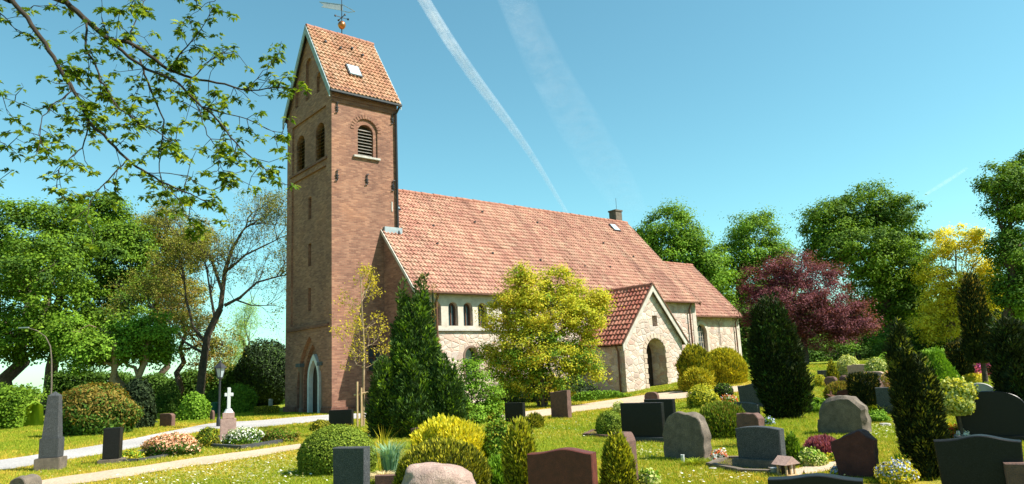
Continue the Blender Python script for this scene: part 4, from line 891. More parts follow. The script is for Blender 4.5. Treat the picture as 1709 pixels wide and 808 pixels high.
ptree('fresh green leafy shrub between the juniper and the yellow green tree', 'shrub', 'leafy_shrub', 795, 23.5, 722, [(790, 625, 26, 24, 0), (775, 655, 30, 24, 0), (812, 665, 30, 26, 0), (790, 695, 42, 26, -.3), (822, 700, 24, 22, 0)], mat='bright', nclump=150, nleaf=60, leaf=.075, clump=.24, tr=.04, stems=4, mat2='mid', frac2=.35)
pbush('low dark shade plants under the yellow green tree', 'shrub', 'ground_shrub', 800, 1000, 632, 672, ratio=.35, mat='blackgreen', n=8000, size=.09, amp=.1)
pbush('strip of fresh green plants at the foot of the porch side wall', 'plants', 'border_plants', 950, 1050, 652, 668, ratio=.12, mat='bright', n=2500, size=.09, amp=.2, depth=.2)
pbush('pale green plants at the foot of the tower wall behind the sapling', 'plants', 'border_plants', 612, 660, 684, 702, ratio=.4, mat='bright', n=900, size=.09, amp=.25, depth=.2)
pbush('tall rounded golden green yew right of the porch', 'bush', 'golden_yew', 1136, 1192, 578, 650, ratio=.9, profile='dome', mat='goldyew', n=9000, size=.1, style='spike', amp=.08, corem='deep', mat2='boxgold', frac2=.6)
pbush('second golden yew, broad, under the chancel window', 'bush', 'golden_yew', 1176, 1246, 583, 643, ratio=.8, profile='dome', mat='goldyew', n=10000, size=.1, style='spike', amp=.08, corem='deep', mat2='yellow', frac2=.25)
pbush('low spreading golden juniper at the porch corner', 'bush', 'golden_juniper', 1140, 1190, 615, 653, ratio=.7, mat='goldyew', n=3500, size=.09, style='spike', amp=.15, depth=.12, up=.2)

# ---------------------------------------------------------------- shrubs among the graves
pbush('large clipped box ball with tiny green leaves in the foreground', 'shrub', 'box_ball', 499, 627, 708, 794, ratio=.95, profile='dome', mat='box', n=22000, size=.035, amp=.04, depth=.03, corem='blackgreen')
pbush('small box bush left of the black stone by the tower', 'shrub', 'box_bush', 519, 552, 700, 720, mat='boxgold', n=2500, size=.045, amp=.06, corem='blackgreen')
pbush('bright yellow feathery bush behind the dark golden dome', 'shrub', 'golden_bush', 690, 812, 700, 782, ratio=.7, mat='brightyellow', n=11000, size=.05, style='spike', amp=.16, depth=.1, corem='goldyew', mat2='golden', frac2=.4)
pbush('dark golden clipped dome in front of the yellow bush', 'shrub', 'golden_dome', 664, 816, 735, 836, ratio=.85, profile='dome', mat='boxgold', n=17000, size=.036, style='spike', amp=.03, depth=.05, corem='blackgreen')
pbush('loose green shrub right of the yellow bush', 'shrub', 'leafy_shrub', 800, 872, 700, 775, ratio=.8, mat='mid', n=8000, size=.05, amp=.16, depth=.12, corem='deep', mat2='boxgold', frac2=.3)
pbush('low feathery green plant at the foot of the loose shrub', 'plants', 'feathery_plant', 808, 862, 765, 820, mat='bright', n=3500, size=.05, style='spike', amp=.15, depth=.15)
pbush('upright golden cypress left of the red wave topped stone', 'conifer', 'golden_cypress', 846, 898, 700, 840, ratio=.9, profile='column', mat='boxgold', n=9000, size=.05, style='spike', amp=.16, depth=.08, corem='blackgreen', mat2='golden', frac2=.45)
pbush('small yellow ball shrub on the lawn by the low black stone', 'shrub', 'small_golden_ball', 880, 906, 691, 716, mat='boxgold', n=1800, size=.05, style='spike', amp=.08)
pbush('narrow golden cypress in front of the thin rounded stone', 'conifer', 'golden_cypress', 1010, 1060, 723, 832, ratio=.9, profile='column', mat='boxgold', n=10000, size=.04, style='spike', amp=.12, depth=.07, corem='blackgreen', mat2='golden', frac2=.5)
pbush('green box ball left of the big black stone', 'shrub', 'box_ball', 996, 1044, 684, 729, profile='dome', mat='box', n=5500, size=.04, amp=.05, corem='blackgreen')
pbush('pale leafy plant between the box ball and the black stone', 'plants', 'pale_plant', 1022, 1046, 668, 692, mat='cream', n=700, size=.07, amp=.25, depth=.2)
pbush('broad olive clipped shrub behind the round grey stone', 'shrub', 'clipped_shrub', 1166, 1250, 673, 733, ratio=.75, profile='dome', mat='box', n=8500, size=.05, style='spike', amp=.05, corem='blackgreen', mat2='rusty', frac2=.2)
pbush('yellow green loose shrub on the path edge by the porch', 'shrub', 'loose_shrub', 1148, 1200, 640, 682, mat='golden', n=3200, size=.07, amp=.16, depth=.14, corem='deep')
pbush('small dark round shrub next to the yellow green loose shrub', 'shrub', 'dark_ball_shrub', 1192, 1224, 639, 668, profile='ball', mat='darkyew', n=2600, size=.06, amp=.06, mat2='mid', frac2=.4)
conifer_mass('massive black green columnar yew left of the grey boulder', (1308, 700), [(1278, 1338, 478, 702, .4, .2), (1296, 1348, 520, 696, .3, .1), (1274, 1306, 505, 670, .2, .3), (1322, 1352, 590, 685, .12, 0)], 'darkyew', 46000, .065, name='yew_column', profile='yew', mat2='conifer', frac2=.14, plume=.11, amp=.12)
conifer_mass('leaning dark yew column overgrown with ivy, right foreground', (1548, 800), [(1538, 1584, 600, 806, .4, .1), (1520, 1550, 522, 760, .3, .1), (1542, 1578, 580, 770, .2, 0), (1534, 1562, 690, 804, .1, 0)], 'darkyew', 42000, .04, name='yew_column', profile='yew', mat2='olive', frac2=.09, plume=.065, amp=.1, tall=2.2)
conifer_mass('black green conifer cut by the right edge of the picture', (1700, 735), [(1690, 1735, 512, 735, .6, .1), (1708, 1765, 530, 735, .4, .2)], 'darkyew', 20000, .055, name='yew_column', profile='yew', mat2='conifer', frac2=.12, plume=.09, amp=.1)
pbush('slim dark columnar conifer with a bare stem by the pink bush', 'conifer', 'columnar_conifer', 1624, 1666, 486, 640, ratio=.9, profile='column', mat='darkyew', n=8000, size=.1, style='spike', amp=.1, mat2='rusty', frac2=.25, lift=.7, trunk=.09)
pbush('short clipped dark column with a brown flat top', 'conifer', 'clipped_column', 1590, 1623, 572, 634, profile='block', mat='darkyew', n=4500, size=.07, style='spike', amp=.03, mat2='rusty', frac2=.12)
pbush('fresh green cone shaped spruce behind the ivy covered yew', 'conifer', 'dwarf_spruce', 1538, 1610, 580, 668, profile='cone', mat='bright', n=9000, size=.06, style='spike', amp=.05, corem='mid')
pbush('bright pink rhododendron at the back right', 'bush', 'pink_rhododendron', 1615, 1660, 590, 628, ratio=.8, mat='pink', n=2600, size=.1, amp=.12, corem='deep', mat2='mid', frac2=.15)
pbush('cream tipped round shrub above the tan stone, left one', 'shrub', 'cream_shrub', 1400, 1436, 592, 632, mat='cream', n=3200, size=.08, amp=.08, corem='mid')
pbush('cream tipped larger shrub right of the tan stone', 'shrub', 'cream_shrub', 1448, 1488, 596, 646, mat='cream', n=4200, size=.08, amp=.08, corem='mid', mat2='mid', frac2=.3)
pbush('red and yellow mottled shrub below the larger cream shrub', 'shrub', 'mottled_shrub', 1474, 1512, 618, 662, mat='peach', n=2600, size=.07, amp=.16, corem='goldyew', mat2='golden', frac2=.5)
pbush('dark green leafy shrub behind the larger cream shrub', 'shrub', 'leafy_shrub', 1468, 1512, 586, 622, mat='bright', n=2600, size=.11, amp=.12, corem='deep')
pbush('tiny cone conifer left of the cream shrubs', 'conifer', 'dwarf_cone', 1382, 1400, 600, 640, profile='cone', mat='boxgold', n=1200, size=.07, style='spike')
pbush('low brown topped yew cushion behind the grey boulder', 'shrub', 'yew_cushion', 1380, 1430, 638, 668, mat='boxgold', n=3800, size=.05, style='spike', amp=.06, corem='blackgreen', mat2='rusty', frac2=.7)
pbush('dark clipped yew block with a rusty top between two stones', 'shrub', 'yew_block', 1424, 1470, 624, 690, ratio=.8, profile='block', mat='darkyew', n=6000, size=.055, style='spike', amp=.05, mat2='rusty', frac2=.1)
pbush('small yellow lollipop shrub on a thin stem, far', 'shrub', 'lollipop_shrub', 1362, 1380, 625, 645, mat='golden', n=700, size=.07)
pbush('light green leafy plants right of the dark yew foot', 'plants', 'leafy_plants', 1345, 1382, 664, 690, mat='bright', n=1600, size=.08, amp=.2, depth=.15)
pbush('light green low plants right of the grey boulder', 'plants', 'leafy_plants', 1448, 1482, 684, 706, mat='bright', n=1500, size=.06, amp=.2, depth=.15)
pbush('dark purple heather clump on the garden path', 'shrub', 'heather', 1350, 1400, 731, 764, mat='heather', n=4500, size=.045, style='spike', amp=.08, corem='blackgreen')
pbush('pale green mounded plant left of the heather', 'plants', 'mounded_plant', 1330, 1378, 748, 780, mat='cream', n=2600, size=.045, amp=.12, corem='mid', mat2='bright', frac2=.6)
pbush('small pointed green dwarf conifer behind the wooden lantern house', 'conifer', 'dwarf_conifer', 1312, 1340, 722, 778, profile='cone', mat='mid', n=2200, size=.045, style='spike', amp=.1)
pbush('dark green upright tuft by the tilted slate stone', 'plants', 'dark_tuft', 1240, 1262, 655, 680, mat='deep', n=500, size=.07, amp=.25)
pbush('light green sprouting plant at the edge of the golden cypress', 'plants', 'pale_plant', 1066, 1102, 782, 812, mat='cream', n=900, size=.05, amp=.25, depth=.2, mat2='bright', frac2=.5)
pbush('green and gold shrub at the right edge above the arched black stone', 'shrub', 'mottled_shrub', 1664, 1702, 640, 672, mat='mid', n=1800, size=.07, amp=.15, mat2='golden', frac2=.3)
pbush('azalea bed with peach and cream blossoms beside the gravel path', 'flowers', 'azalea', 234, 332, 722, 763, ratio=.5, mat='deep', n=5500, size=.055, amp=.18, depth=.14, corem='deep', mat2='peach', frac2=.85)
pbush('green azalea bush without blossoms left of the white cross', 'shrub', 'azalea', 328, 364, 712, 748, ratio=.7, mat='boxgold', n=2600, size=.05, amp=.12, corem='deep', mat2='mid', frac2=.4)
pbush('white flowering azalea right of the white cross', 'flowers', 'azalea', 370, 440, 712, 744, ratio=.5, mat='mid', n=2600, size=.055, amp=.22, depth=.16, corem='deep', mat2='whitepetal', frac2=.62)
pbush('reddish low shrub right of the white azalea', 'shrub', 'low_shrub', 432, 500, 714, 740, ratio=.5, mat='rusty', n=2600, size=.05, amp=.16, depth=.14, corem='deep', mat2='mid', frac2=.5)
pbush('yellow low flowers left of the peach azaleas', 'flowers', 'yellow_flowers', 196, 240, 750, 768, ratio=.5, mat='yellow', n=900, size=.05, amp=.25, depth=.2, mat2='bright', frac2=.5, corem='mid')
pbush('yellow flowers right of the purple heather', 'flowers', 'yellow_flowers', 1374, 1402, 756, 772, ratio=.5, mat='yellow', n=700, size=.04, amp=.25, mat2='bright', frac2=.4, corem='mid')
pbush('yellow and blue flowers at the foot of the rough red stone', 'flowers', 'mixed_flowers', 1388, 1416, 775, 797, ratio=.5, mat='yellow', n=600, size=.04, amp=.25, mat2='bluepetal', frac2=.7, corem='mid')
pbush('low yellow flowers under the short clipped column', 'flowers', 'yellow_flowers', 1606, 1648, 624, 638, ratio=.5, mat='yellow', n=700, size=.08, amp=.2)
pbush('blue and green flowers beside the ivy topped stone', 'flowers', 'mixed_flowers', 1274, 1292, 694, 710, mat='bluepetal', n=300, size=.045, amp=.3, mat2='mid', frac2=.6, corem='mid')
pbush('orange and white flowers right of the round grey stone', 'flowers', 'mixed_flowers', 1186, 1216, 748, 770, ratio=.6, mat='whitepetal', n=420, size=.045, amp=.3, mat2='redpetal', frac2=.5, corem='mid')
pbush('red flowers behind the low grey arched stone', 'flowers', 'red_flowers', 1202, 1232, 658, 674, ratio=.5, mat='redpetal', n=450, size=.05, amp=.3, mat2='whitepetal', frac2=.3, corem='mid')
pbush('yellow, white and blue flower bed at the foot of the ivy yew', 'flowers', 'flower_bed', 1466, 1532, 765, 808, ratio=.5, mat='yellow', n=2600, size=.035, amp=.25, depth=.2, mat2='bluepetal', frac2=.5, corem='mid')
pbush('yellow flowers at the bottom edge before the far right stone', 'flowers', 'yellow_flowers', 1636, 1700, 800, 835, ratio=.5, mat='yellow', n=1200, size=.035, amp=.2, mat2='bright', frac2=.3, corem='mid')
pbush('orange and red flowers beneath the small standard tree', 'flowers', 'mixed_flowers', 1576, 1612, 708, 732, ratio=.6, mat='redpetal', n=800, size=.05, amp=.25, mat2='yellow', frac2=.5, corem='deep')
pbush('white flowers in a bowl left of the arched black stone', 'flowers', 'white_flowers', 1600, 1618, 716, 738, mat='whitepetal', n=400, size=.05, amp=.25, corem='mid')
g, m_ = G(1606, 738)
bush('pale yellow ball headed standard tree on a thin stem', 'tree', 'standard_tree', g, 30*m_, 28*m_, 62*m_, profile='ball', mat='cream', n=3600, size=.062, amp=.22, depth=.2, mat2='golden', frac2=.5, corem='mid', lift=44*m_, trunk=.028)

# ornamental grass, straw skirt, strap leaved plant
def tuft(label, px, base, wpx, hpx, mat, n, width, cat, name, droop=.35, mat2=None):
    g, m_ = G(px, base); hh = hpx*m_; sp = wpx*m_/2; parts = []; a = rng.uniform(0, 2*np.pi, n); o_ = rng.random(n)**.6*sp; q = rng.uniform(.55, 1, n)*hh
    b0 = np.stack([np.cos(a)*o_*.25, np.sin(a)*o_*.25, np.zeros(n)], 1); mid_ = np.stack([np.cos(a)*o_*.6, np.sin(a)*o_*.6, q*.7], 1); tip = np.stack([np.cos(a)*o_*(1+droop), np.sin(a)*o_*(1+droop), q*(1-droop*.35*o_/sp)], 1)
    s_ = np.stack([-np.sin(a), np.cos(a), 0*a], 1)*width/2; V = np.stack([b0-s_, b0+s_, mid_+s_, mid_-s_, tip], 1).reshape(-1, 3); i = np.arange(n)*5
    parts = [(V, np.stack([i, i+1, i+2, i+3], 1), 0), (V, np.stack([i+3, i+2, i+4], 1), 0)]
    return tag(link(name, np_mesh(name, parts, [L[mat]]), None, tuple(g)), label, cat)
tuft('blue green ornamental grass tuft left of the golden dome', 652, 795, 62, 64, 'bluegrass', 420, .012, 'grass', 'ornamental_grass')
tuft('dry straw coloured grass at the foot of the blue green tuft', 640, 808, 60, 24, 'straw', 420, .01, 'grass', 'dry_grass', .6)
tuft('tall flowering grass stalks behind the blue green tuft', 640, 790, 60, 86, 'goldyew', 60, .008, 'grass', 'flowering_grass')
tuft('strap leaved daffodil clump at the foot of the ivy yew', 1506, 802, 36, 52, 'bright', 90, .018, 'plant', 'daffodil_clump', .25)
tuft('green grass clump before the round grey stone', 1160, 776, 60, 12, 'grass', 150, .012, 'grass', 'grass_clump', .4)
tuft('thick grass fringe before the wide dark stone', 1470, 690, 90, 18, 'grass', 400, .02, 'grass', 'grass_clump', .3)

# ---------------------------------------------------------------- staked sapling
g, m_ = G(606, 712); e = empty('staked_sapling', tuple(g), 0, 'slim young tree with sparse yellow leaves in front of the tower wall', 'tree')
ts, tips = [], []; hh = (712-455)*m_
P = np.array([(0, 0, -.1), (.02, 0, hh*.25), (.05, .02, hh*.5), (.0, 0, hh*.75), (-.05, 0, hh)]); ts.append(tube(P, [.055, .045, .035, .02, .008], 8))
for k in range(15):
    t = rng.uniform(.36, .95); p = P[0]*0+np.array([np.interp(t, [0, .25, .5, .75, 1], P[:, 0]), 0, t*hh]); a = rng.uniform(0, 6.28); grow(p, (math.cos(a), math.sin(a), .55), (1.15-t*.6)*.62, .014, 3, ts, tips, .5, .1)
V, F = join_tubes(ts); link('trunk', np_mesh('trunk', [(V, F, 0)], [M['bark_pale']], True), e)
T = np.repeat(np.array([t[0] for t in tips]), 5, 0); T = T+rng.normal(0, .07, T.shape); link('leaves', np_mesh('leaves', [(*leafquads(T, rng.normal(size=T.shape)+[0, 0, .6], .075, .65), 0)], [L['sapling']]), e)
mb = MB(); 
e2 = empty('tree_stake', (g[0]-.16, g[1]-.1, g[2]), 0, 'pair of wooden stakes with a crossbar supporting the young tree', 'stake')
for x in (0, .13):
    mb = MB(); mb.tube([(x, 0, -.1), (x, 0, 1.45 if x == 0 else 1.25)], .033, 8); mb.build('post', M['palewood'], e2)
mb = MB(); mb.tube([(-.12, .05, 1.02), (.6, .0, 1.12)], .035, 8); mb.build('crossbar', M['palewood'], e2)
# ---------------------------------------------------------------- gravestones
from mathutils import noise as mnoise
def outline(shape, w, h, n=36):
    y = np.linspace(w/2, -w/2, n); u = np.linspace(0, 1, n)      # u runs left to right in the photo
    top = {'flat': lambda: np.full(n, h), 'arch': lambda: h*(1-.13*(2*u-1)**2), 'lowarch': lambda: h*(1-.07*(2*u-1)**2),
           'round': lambda: h*(.55+.45*np.sqrt(np.clip(1-np.abs(2*u-1)**2.6, 0, 1))), 'half': lambda: h*(.35+.65*np.sqrt(np.clip(1-(2*u-1)**2, 0, 1))),
           'wave': lambda: h*(.94+.06*np.exp(-((u-.6)/.28)**2)-.015*np.cos(u*6)), 'wave2': lambda: h*(.91+.09*np.exp(-((u-.55)/.27)**2)),
           'rightround': lambda: h*(1-.16*np.clip((u-.72)/.28, 0, 1)**2-.05*np.clip(.25-u, 0, 1)), 'slant': lambda: h*(.93+.07*u),
           'peak': lambda: h*(.78+.22*np.where(u < .62, (u/.62)**1.2, 1-((u-.62)/.38)**1.6*.9)), 'hump': lambda: h*np.maximum(.36+.64*np.sqrt(np.clip(1-np.abs((u-.54)/.5)**2.5, 0, 1)), np.where(u < .3, .6, 0)*np.clip(u*14, .6, 1)), 'shield': lambda: h*(.9+.1*np.sin(np.pi*u)**.5)}[shape]()
    inset = 1.0
    pts = [(w/2*inset, -.12)]+list(zip(y, top))+[(-w/2*inset, -.12)]
    return pts
def stone_mesh(name, shape, w, h, th, mat, rough=0.0, taper=0.0, bev=.012):
    SEED[0] += 1; r = np.random.default_rng(SEED[0]); O_ = np.array(outline(shape, w, h)); n = len(O_)
    if rough:                                                    # denser sides for a hewn edge
        sidez = np.linspace(-.12, O_[1, 1], 14)[1:-1]; sr = np.linspace(O_[-2, 1], -.12, 14)[1:-1]
        O_ = np.concatenate([O_[:1], np.stack([np.full(12, w/2), sidez], 1), O_[1:-1], np.stack([np.full(12, -w/2), sr], 1), O_[-1:]]); n = len(O_)
    c = np.array([0, h*.5]); rings = []; layers = [-.5, -.5+bev/th, -.2, .1, .5-bev/th, .5]
    for k, t in enumerate(layers):
        P = O_.copy(); sc = 1-(bev/max(w, h)*2 if k in (0, len(layers)-1) else 0); P = c+(P-c)*sc
        P[:, 0] *= 1+taper*(P[:, 1]/h-.5)
        if rough:
            q = np.array([[mnoise.noise(Vector((p[0]*7+SEED[0], p[1]*7, t*th*9))), mnoise.noise(Vector((p[0]*7, p[1]*7+SEED[0], t*th*9+5)))] for p in P]); msk = (P[:, 1] > .02)[:, None]; P = P+q*rough*msk
        rings.append(np.stack([np.full(n, t*th), P[:, 0], P[:, 1]], 1))
    bm = bmesh.new(); R_ = [[bm.verts.new(v) for v in ring_] for ring_ in rings]
    for a, b in zip(R_, R_[1:]):
        for k in range(n-1): bm.faces.new([a[k], a[k+1], b[k+1], b[k]])
    bm.faces.new(R_[0]); bm.faces.new(R_[-1][::-1]); bmesh.ops.recalc_face_normals(bm, faces=bm.faces)
    me = bpy.data.meshes.new(name); bm.to_mesh(me); bm.free(); me.materials.append(M[mat])
    if rough: me.polygons.foreach_set('use_smooth', [True]*len(me.polygons)); me.set_sharp_from_angle(angle=R(28))
    return me
def stone(label, l, r, top, base, shape='flat', mat='black_granite', th=.14, rz=40, plinth=None, rough=0, lean=0, group=None, taper=0, name='gravestone', bev=.012, w=None, pm=None, cat='gravestone'):
    px = (l+r)/2; g, m_ = G(px, base); al = math.degrees(math.atan2(g[0], g[1])); fN = abs(math.sin(R(al+rz))); fE = abs(math.cos(R(al+rz)))
    dep = 0
    for _ in range(2):
        span = (r-l)*m_*(1+dep/g[1]); ww = w or (span-th*fE)/max(fN, .25); dep = ww/2*fE*.9+th/2*fN
    g2 = g+np.array([g[0]/g[1]*dep, dep, 0]); z = float(H(g2[0], g2[1])); zt = at(px, top, g2[1])[2]; ph = 0
    if plinth: ph = plinth
    h = zt-z-ph
    if plinth:
        e = empty(name, (g2[0], g2[1], z), R(rz), label, cat, group); o = link('headstone', stone_mesh('headstone', shape, ww, h, th, mat, rough, taper, bev), e, (0, 0, ph)); o.rotation_euler = (0, R(lean), 0)
        mb = MB(); mb.box(-th*.5-.09, th*.5+.09, -ww/2-.06, ww/2+.06, -.1, ph, .012); mb.build('plinth', M[pm or mat], e); return e
    o = link(name, stone_mesh(name, shape, ww, h, th, mat, rough, taper, bev), None, (g2[0], g2[1], z), R(rz)); o.rotation_euler = (0, R(lean), R(rz))
    return tag(o, label, cat, group)
def boulder(label, l, r, top, base, mat, ratio=.6, rz=40, seed=1, amp=.16, sy=None, name='boulder_gravestone', skew=0, cat='gravestone', flatf=.0):
    px = (l+r)/2; g, m_ = G(px, base); w = (r-l)*m_*1.04; dep = w*ratio/2; g2 = g+np.array([g[0]/g[1]*dep, dep, 0]); z = float(H(g2[0], g2[1])); h = at(px, top, g2[1])[2]-z
    bm = bmesh.new(); bmesh.ops.create_icosphere(bm, subdivisions=5, radius=1)
    for v in bm.verts:
        c = v.co.copy(); q = 1+amp*mnoise.noise(c*1.3+Vector((seed*3.1, 0, 0)))+amp*.35*mnoise.noise(c*3.4+Vector((0, seed, 0)))+amp*.08*mnoise.noise(c*11)
        p = 2.6; k = (abs(c.x)**p+abs(c.y)**p+abs(c.z)**p)**(-1/p); c = c*k*q
        c.z = c.z*.5+.42; c.z *= (1+skew*c.y); v.co = Vector((c.x*w*ratio/2, c.y*w/2, max(c.z, -.08)*h/.93))
    me = bpy.data.meshes.new(name); bm.to_mesh(me); bm.free(); me.materials.append(M[mat]); me.polygons.foreach_set('use_smooth', [True]*len(me.polygons))
    al = math.degrees(math.atan2(g[0], g[1])); o = link(name, me, None, (g2[0], g2[1], z), R(-al if rz is None else rz)+ (math.pi/2 if rz is None else 0)); return tag(o, label, cat)

# left part of the churchyard
def gst(l, r, top, base): pass
def pillar_base(px, base): g, m_ = G(px, base); return g, m_
g, m_ = G(68, 787); Hh = (787-655)*m_; e = empty('obelisk_gravestone', (g[0], g[1]+.3, g[2]), R(12), 'tall tapering black obelisk on a grey stone base beside the gravel path', 'gravestone')
mb = MB(); mb.box(-.24, .24, -.21, .21, -.1, .24, .012); mb.build('base', M['grey_granite'], e)
mb = MB(); mb.box(-.18, .18, -.16, .16, .243, .64, .008); mb.build('pedestal', M['slate_granite'], e)
mb = MB(); bm = mb.bm; hh = Hh-.02
A = [bm.verts.new((sx*.15, sy*.13, .643)) for sx, sy in ((-1, -1), (1, -1), (1, 1), (-1, 1))]; B = [bm.verts.new((sx*.105, sy*.09, hh-.09)) for sx, sy in ((-1, -1), (1, -1), (1, 1), (-1, 1))]; T_ = bm.verts.new((0, 0, hh))
for k in range(4): bm.faces.new([A[k], A[(k+1) % 4], B[(k+1) % 4], B[k]]); bm.faces.new([B[k], B[(k+1) % 4], T_])
bm.faces.new(A[::-1]); mb.build('shaft', M['slate_granite'], e)
g, m_ = G(178, 775); e = empty('pillar_gravestone', (g[0], g[1]+.2, g[2]), R(15), 'squat polished black pillar gravestone between the two paths', 'gravestone')
mb = MB(); mb.box(-.24, .24, -.2, .2, -.1, .09, .01); mb.build('base', M['grey_granite'], e)
mb = MB(); mb.box(-.165, .165, -.14, .14, .093, .09+(766-715)*m_, .012); mb.build('headstone', M['black_granite'], e)
stone('dark slab gravestone with a lit narrow grey edge, under the rhododendron', 150, 179, 684, 722, 'flat', 'grey_granite', .18, rz=62)
stone('small red brown gravestone on the lawn beyond the gravel path', 267, 291, 690, 713, 'rightround', 'brown_granite', .2, rz=75)
stone('tiny upright brown stone at the foot of the lamp shrubs', 350, 358, 685, 702, 'round', 'brown_granite', .12, rz=70)
stone('low grey rounded stone cut by the bottom edge, far left', 16, 64, 794, 835, 'round', 'grey_granite', .3, rz=80, rough=.03)
stone('small pale stone post beside the clipped hedge left of the tower', 448, 455, 666, 682, 'flat', 'pale_granite', .12, rz=60)
# white cross
g, m_ = G(374, 741); e = empty('cross_gravestone', (g[0], g[1]+.25, g[2]), R(20), 'white marble cross standing on a pink granite pedestal', 'gravestone')
k = m_
mb = MB(); mb.box(-.3, .3, -.28, .28, -.1, .08, .01); mb.build('base', M['grey_granite'], e)
mb = MB(); mb.box(-.2, .2, -.19, .19, .083, 40*k, .01); mb.build('pedestal', M['pink_granite'], e)
mb = MB(); mb.box(-.15, .15, -.14, .14, 40*k+.003, 50*k, .01); mb.build('upper_block', M['pink_granite'], e)
mb = MB(); z0 = 50*k+.003; mb.lathe([(.13, z0), (.1, z0+.05), (.075, z0+.1)], (0, 0), 12); mb.box(-.045, .045, -.045, .045, z0+.1, 92*k, .012); mb.box(-.115, .115, -.04, .04, 77*k, 83*k, .012)
mb.build('cross', M['white'], e)
def kerb(label, corners, hgt, wd, mat, soil=True, name='grave_border'):
    """grave edging round a bed; corners read off the photo"""
    C_ = [G(*c)[0] for c in corners]; e = empty(name, tuple(C_[0]), 0, label, 'grave border'); o0 = C_[0]
    for i in range(len(C_)):
        a, b = C_[i]-o0, C_[(i+1) % len(C_)]-o0; d = unit(b-a); nn = np.array([-d[1], d[0], 0])*wd/2; ex = d*wd/2*(.98); mb = MB(); A = a-ex; B = b-ex*1.06
        vs = [mb.bm.verts.new(tuple(q)) for q in (A-nn-[0, 0, .1], B-nn-[0, 0, .1], B+nn-[0, 0, .1], A+nn-[0, 0, .1], A-nn+[0, 0, hgt], B-nn+[0, 0, hgt], B+nn+[0, 0, hgt], A+nn+[0, 0, hgt])]
        for f in ((3, 2, 1, 0), (4, 5, 6, 7), (0, 1, 5, 4), (1, 2, 6, 5), (2, 3, 7, 6), (3, 0, 4, 7)): mb.bm.faces.new([vs[q] for q in f])
        mb.build('kerb', M[mat], e)
    if soil:
        mb = MB(); mb.face([tuple(c-o0+[0, 0, hgt*.4]) for c in C_]); mb.build('soil', M['soil'], e)
    return e
kerb('low dark stone edging round the bed of the white cross', [(336, 746), (402, 751), (492, 736), (440, 727), (360, 733)], .1, .1, 'slate_granite')
kerb('thin dark edging round the peach azalea bed', [(196, 773), (232, 771), (328, 755), (318, 745), (200, 760)], .07, .07, 'slate_granite')
# flat memorial plate lying in the cross bed
g, m_ = G(418, 738); mb = MB(); mb.box(-.28, .28, -.2, .2, 0, .05, .01); o = mb.build('memorial_plate', M['pink_granite'], None, (g[0], g[1], g[2]+.1), R(20)); o.rotation_euler = (R(14), 0, R(20)); tag(o, 'tilted pink memorial plate lying among the white azaleas', 'memorial plate')
# old fashioned lantern on a post
g, m_ = G(365, 712); hp = (712-632)*m_; e = empty('lantern_post', (g[0], g[1], g[2]), 0, 'black lantern lamp post beside the white cross', 'lamp')
mb = MB(); mb.lathe([(.09, 0), (.09, .25), (.06, .32), (.045, .4), (.04, hp)], (0, 0), 12); mb.build('post', M['iron'], e, smooth=True)
mb = MB(); zt = hp; hl = .36
for k in range(6):
    a = 2*math.pi*k/6; mb.tube([(math.cos(a)*.11, math.sin(a)*.11, zt), (math.cos(a)*.2, math.sin(a)*.2, zt+hl)], .012, 5)
mb.lathe([(.05, zt-.06), (.12, zt-.01), (.12, zt+.015)], (0, 0), 6); mb.lathe([(.26, zt+hl), (.25, zt+hl+.03), (.1, zt+hl+.17), (.05, zt+hl+.2), (.03, zt+hl+.28), (.005, zt+hl+.31)], (0, 0), 6); lant = mb.build('lantern', M['iron'], e)
mb = MB(); mb.lathe([(.1, zt+.018), (.19, zt+hl-.005)], (0, 0), 6); mb.build('lamp_glass', M['lampglass'], e)
# curved street lamp behind
Yd = 30; b = at(86, 668, Yd); z = float(H(b[0], b[1])); q = [at(86, 640, Yd), at(86, 600, Yd), at(84, 578, Yd), at(76, 562, Yd), at(62, 552, Yd), at(46, 547, Yd)]
e = empty('street_lamp', (b[0], b[1], z), 0, 'pale curved arm street lamp in front of the far left trees', 'lamp')
P = [np.array([0, 0, 0])]+[c-np.array([b[0], b[1], z]) for c in q]; mb = MB(); mb.tube(P, [.04, .034, .028, .024, .02, .018, .016], 8); mb.build('post', M['grey_granite'], e, smooth=True)
c = P[-1]; mb = MB(); mb.box(c[0]-.36, c[0]+.05, c[1]-.05, c[1]+.05, c[2]-.02, c[2]+.03, .012); mb.build('lamp_head', M['zinc'], e)
# litter bin behind the lamp
g, m_ = G(352, 694); mb = MB(); mb.lathe([(.2, 0), (.24, .55), (.26, .56), (.26, .6), (.22, .62)], (0, 0), 16); o = mb.build('garden_bin', M['green_paint'], None, (g[0]-.5, g[1]+1.5, g[2]), smooth=True); tag(o, 'green bin half hidden behind the shrubs by the lamp', 'bin')

# middle
stone('wide low black stone before the tower corner', 549, 590, 684, 711, 'flat', 'black_granite', .16, rz=78)
stone('dark upright slab with a pale lit side in front of the box ball', 556, 618, 746, 838, 'flat', 'slate_granite', .17, rz=72, taper=.04)
boulder('pale pink granite boulder at the bottom edge before the golden dome', 674, 796, 774, 850, 'boulder_pink', .6, rz=None, seed=4, skew=.12)
stone('low dark stone trough edge left of the pink boulder', 626, 700, 792, 822, 'flat', 'brown_granite', .12, rz=84)
stone('brown stone half hidden between juniper and yellow bush', 686, 716, 713, 750, 'lowarch', 'brown_granite', .14, rz=70)
stone('small black stone with a pale right edge right of the juniper shrubs', 843, 878, 672, 706, 'flat', 'black_granite', .16, rz=58)
stone('upright rough sided brown stone beside the church path', 920, 955, 651, 699, 'slant', 'brown_granite', .22, rz=52, rough=.02, lean=0)
stone('wide red granite stone with a wave shaped top at the bottom edge', 883, 1001, 749, 852, 'wave', 'red_granite', .2, rz=68)
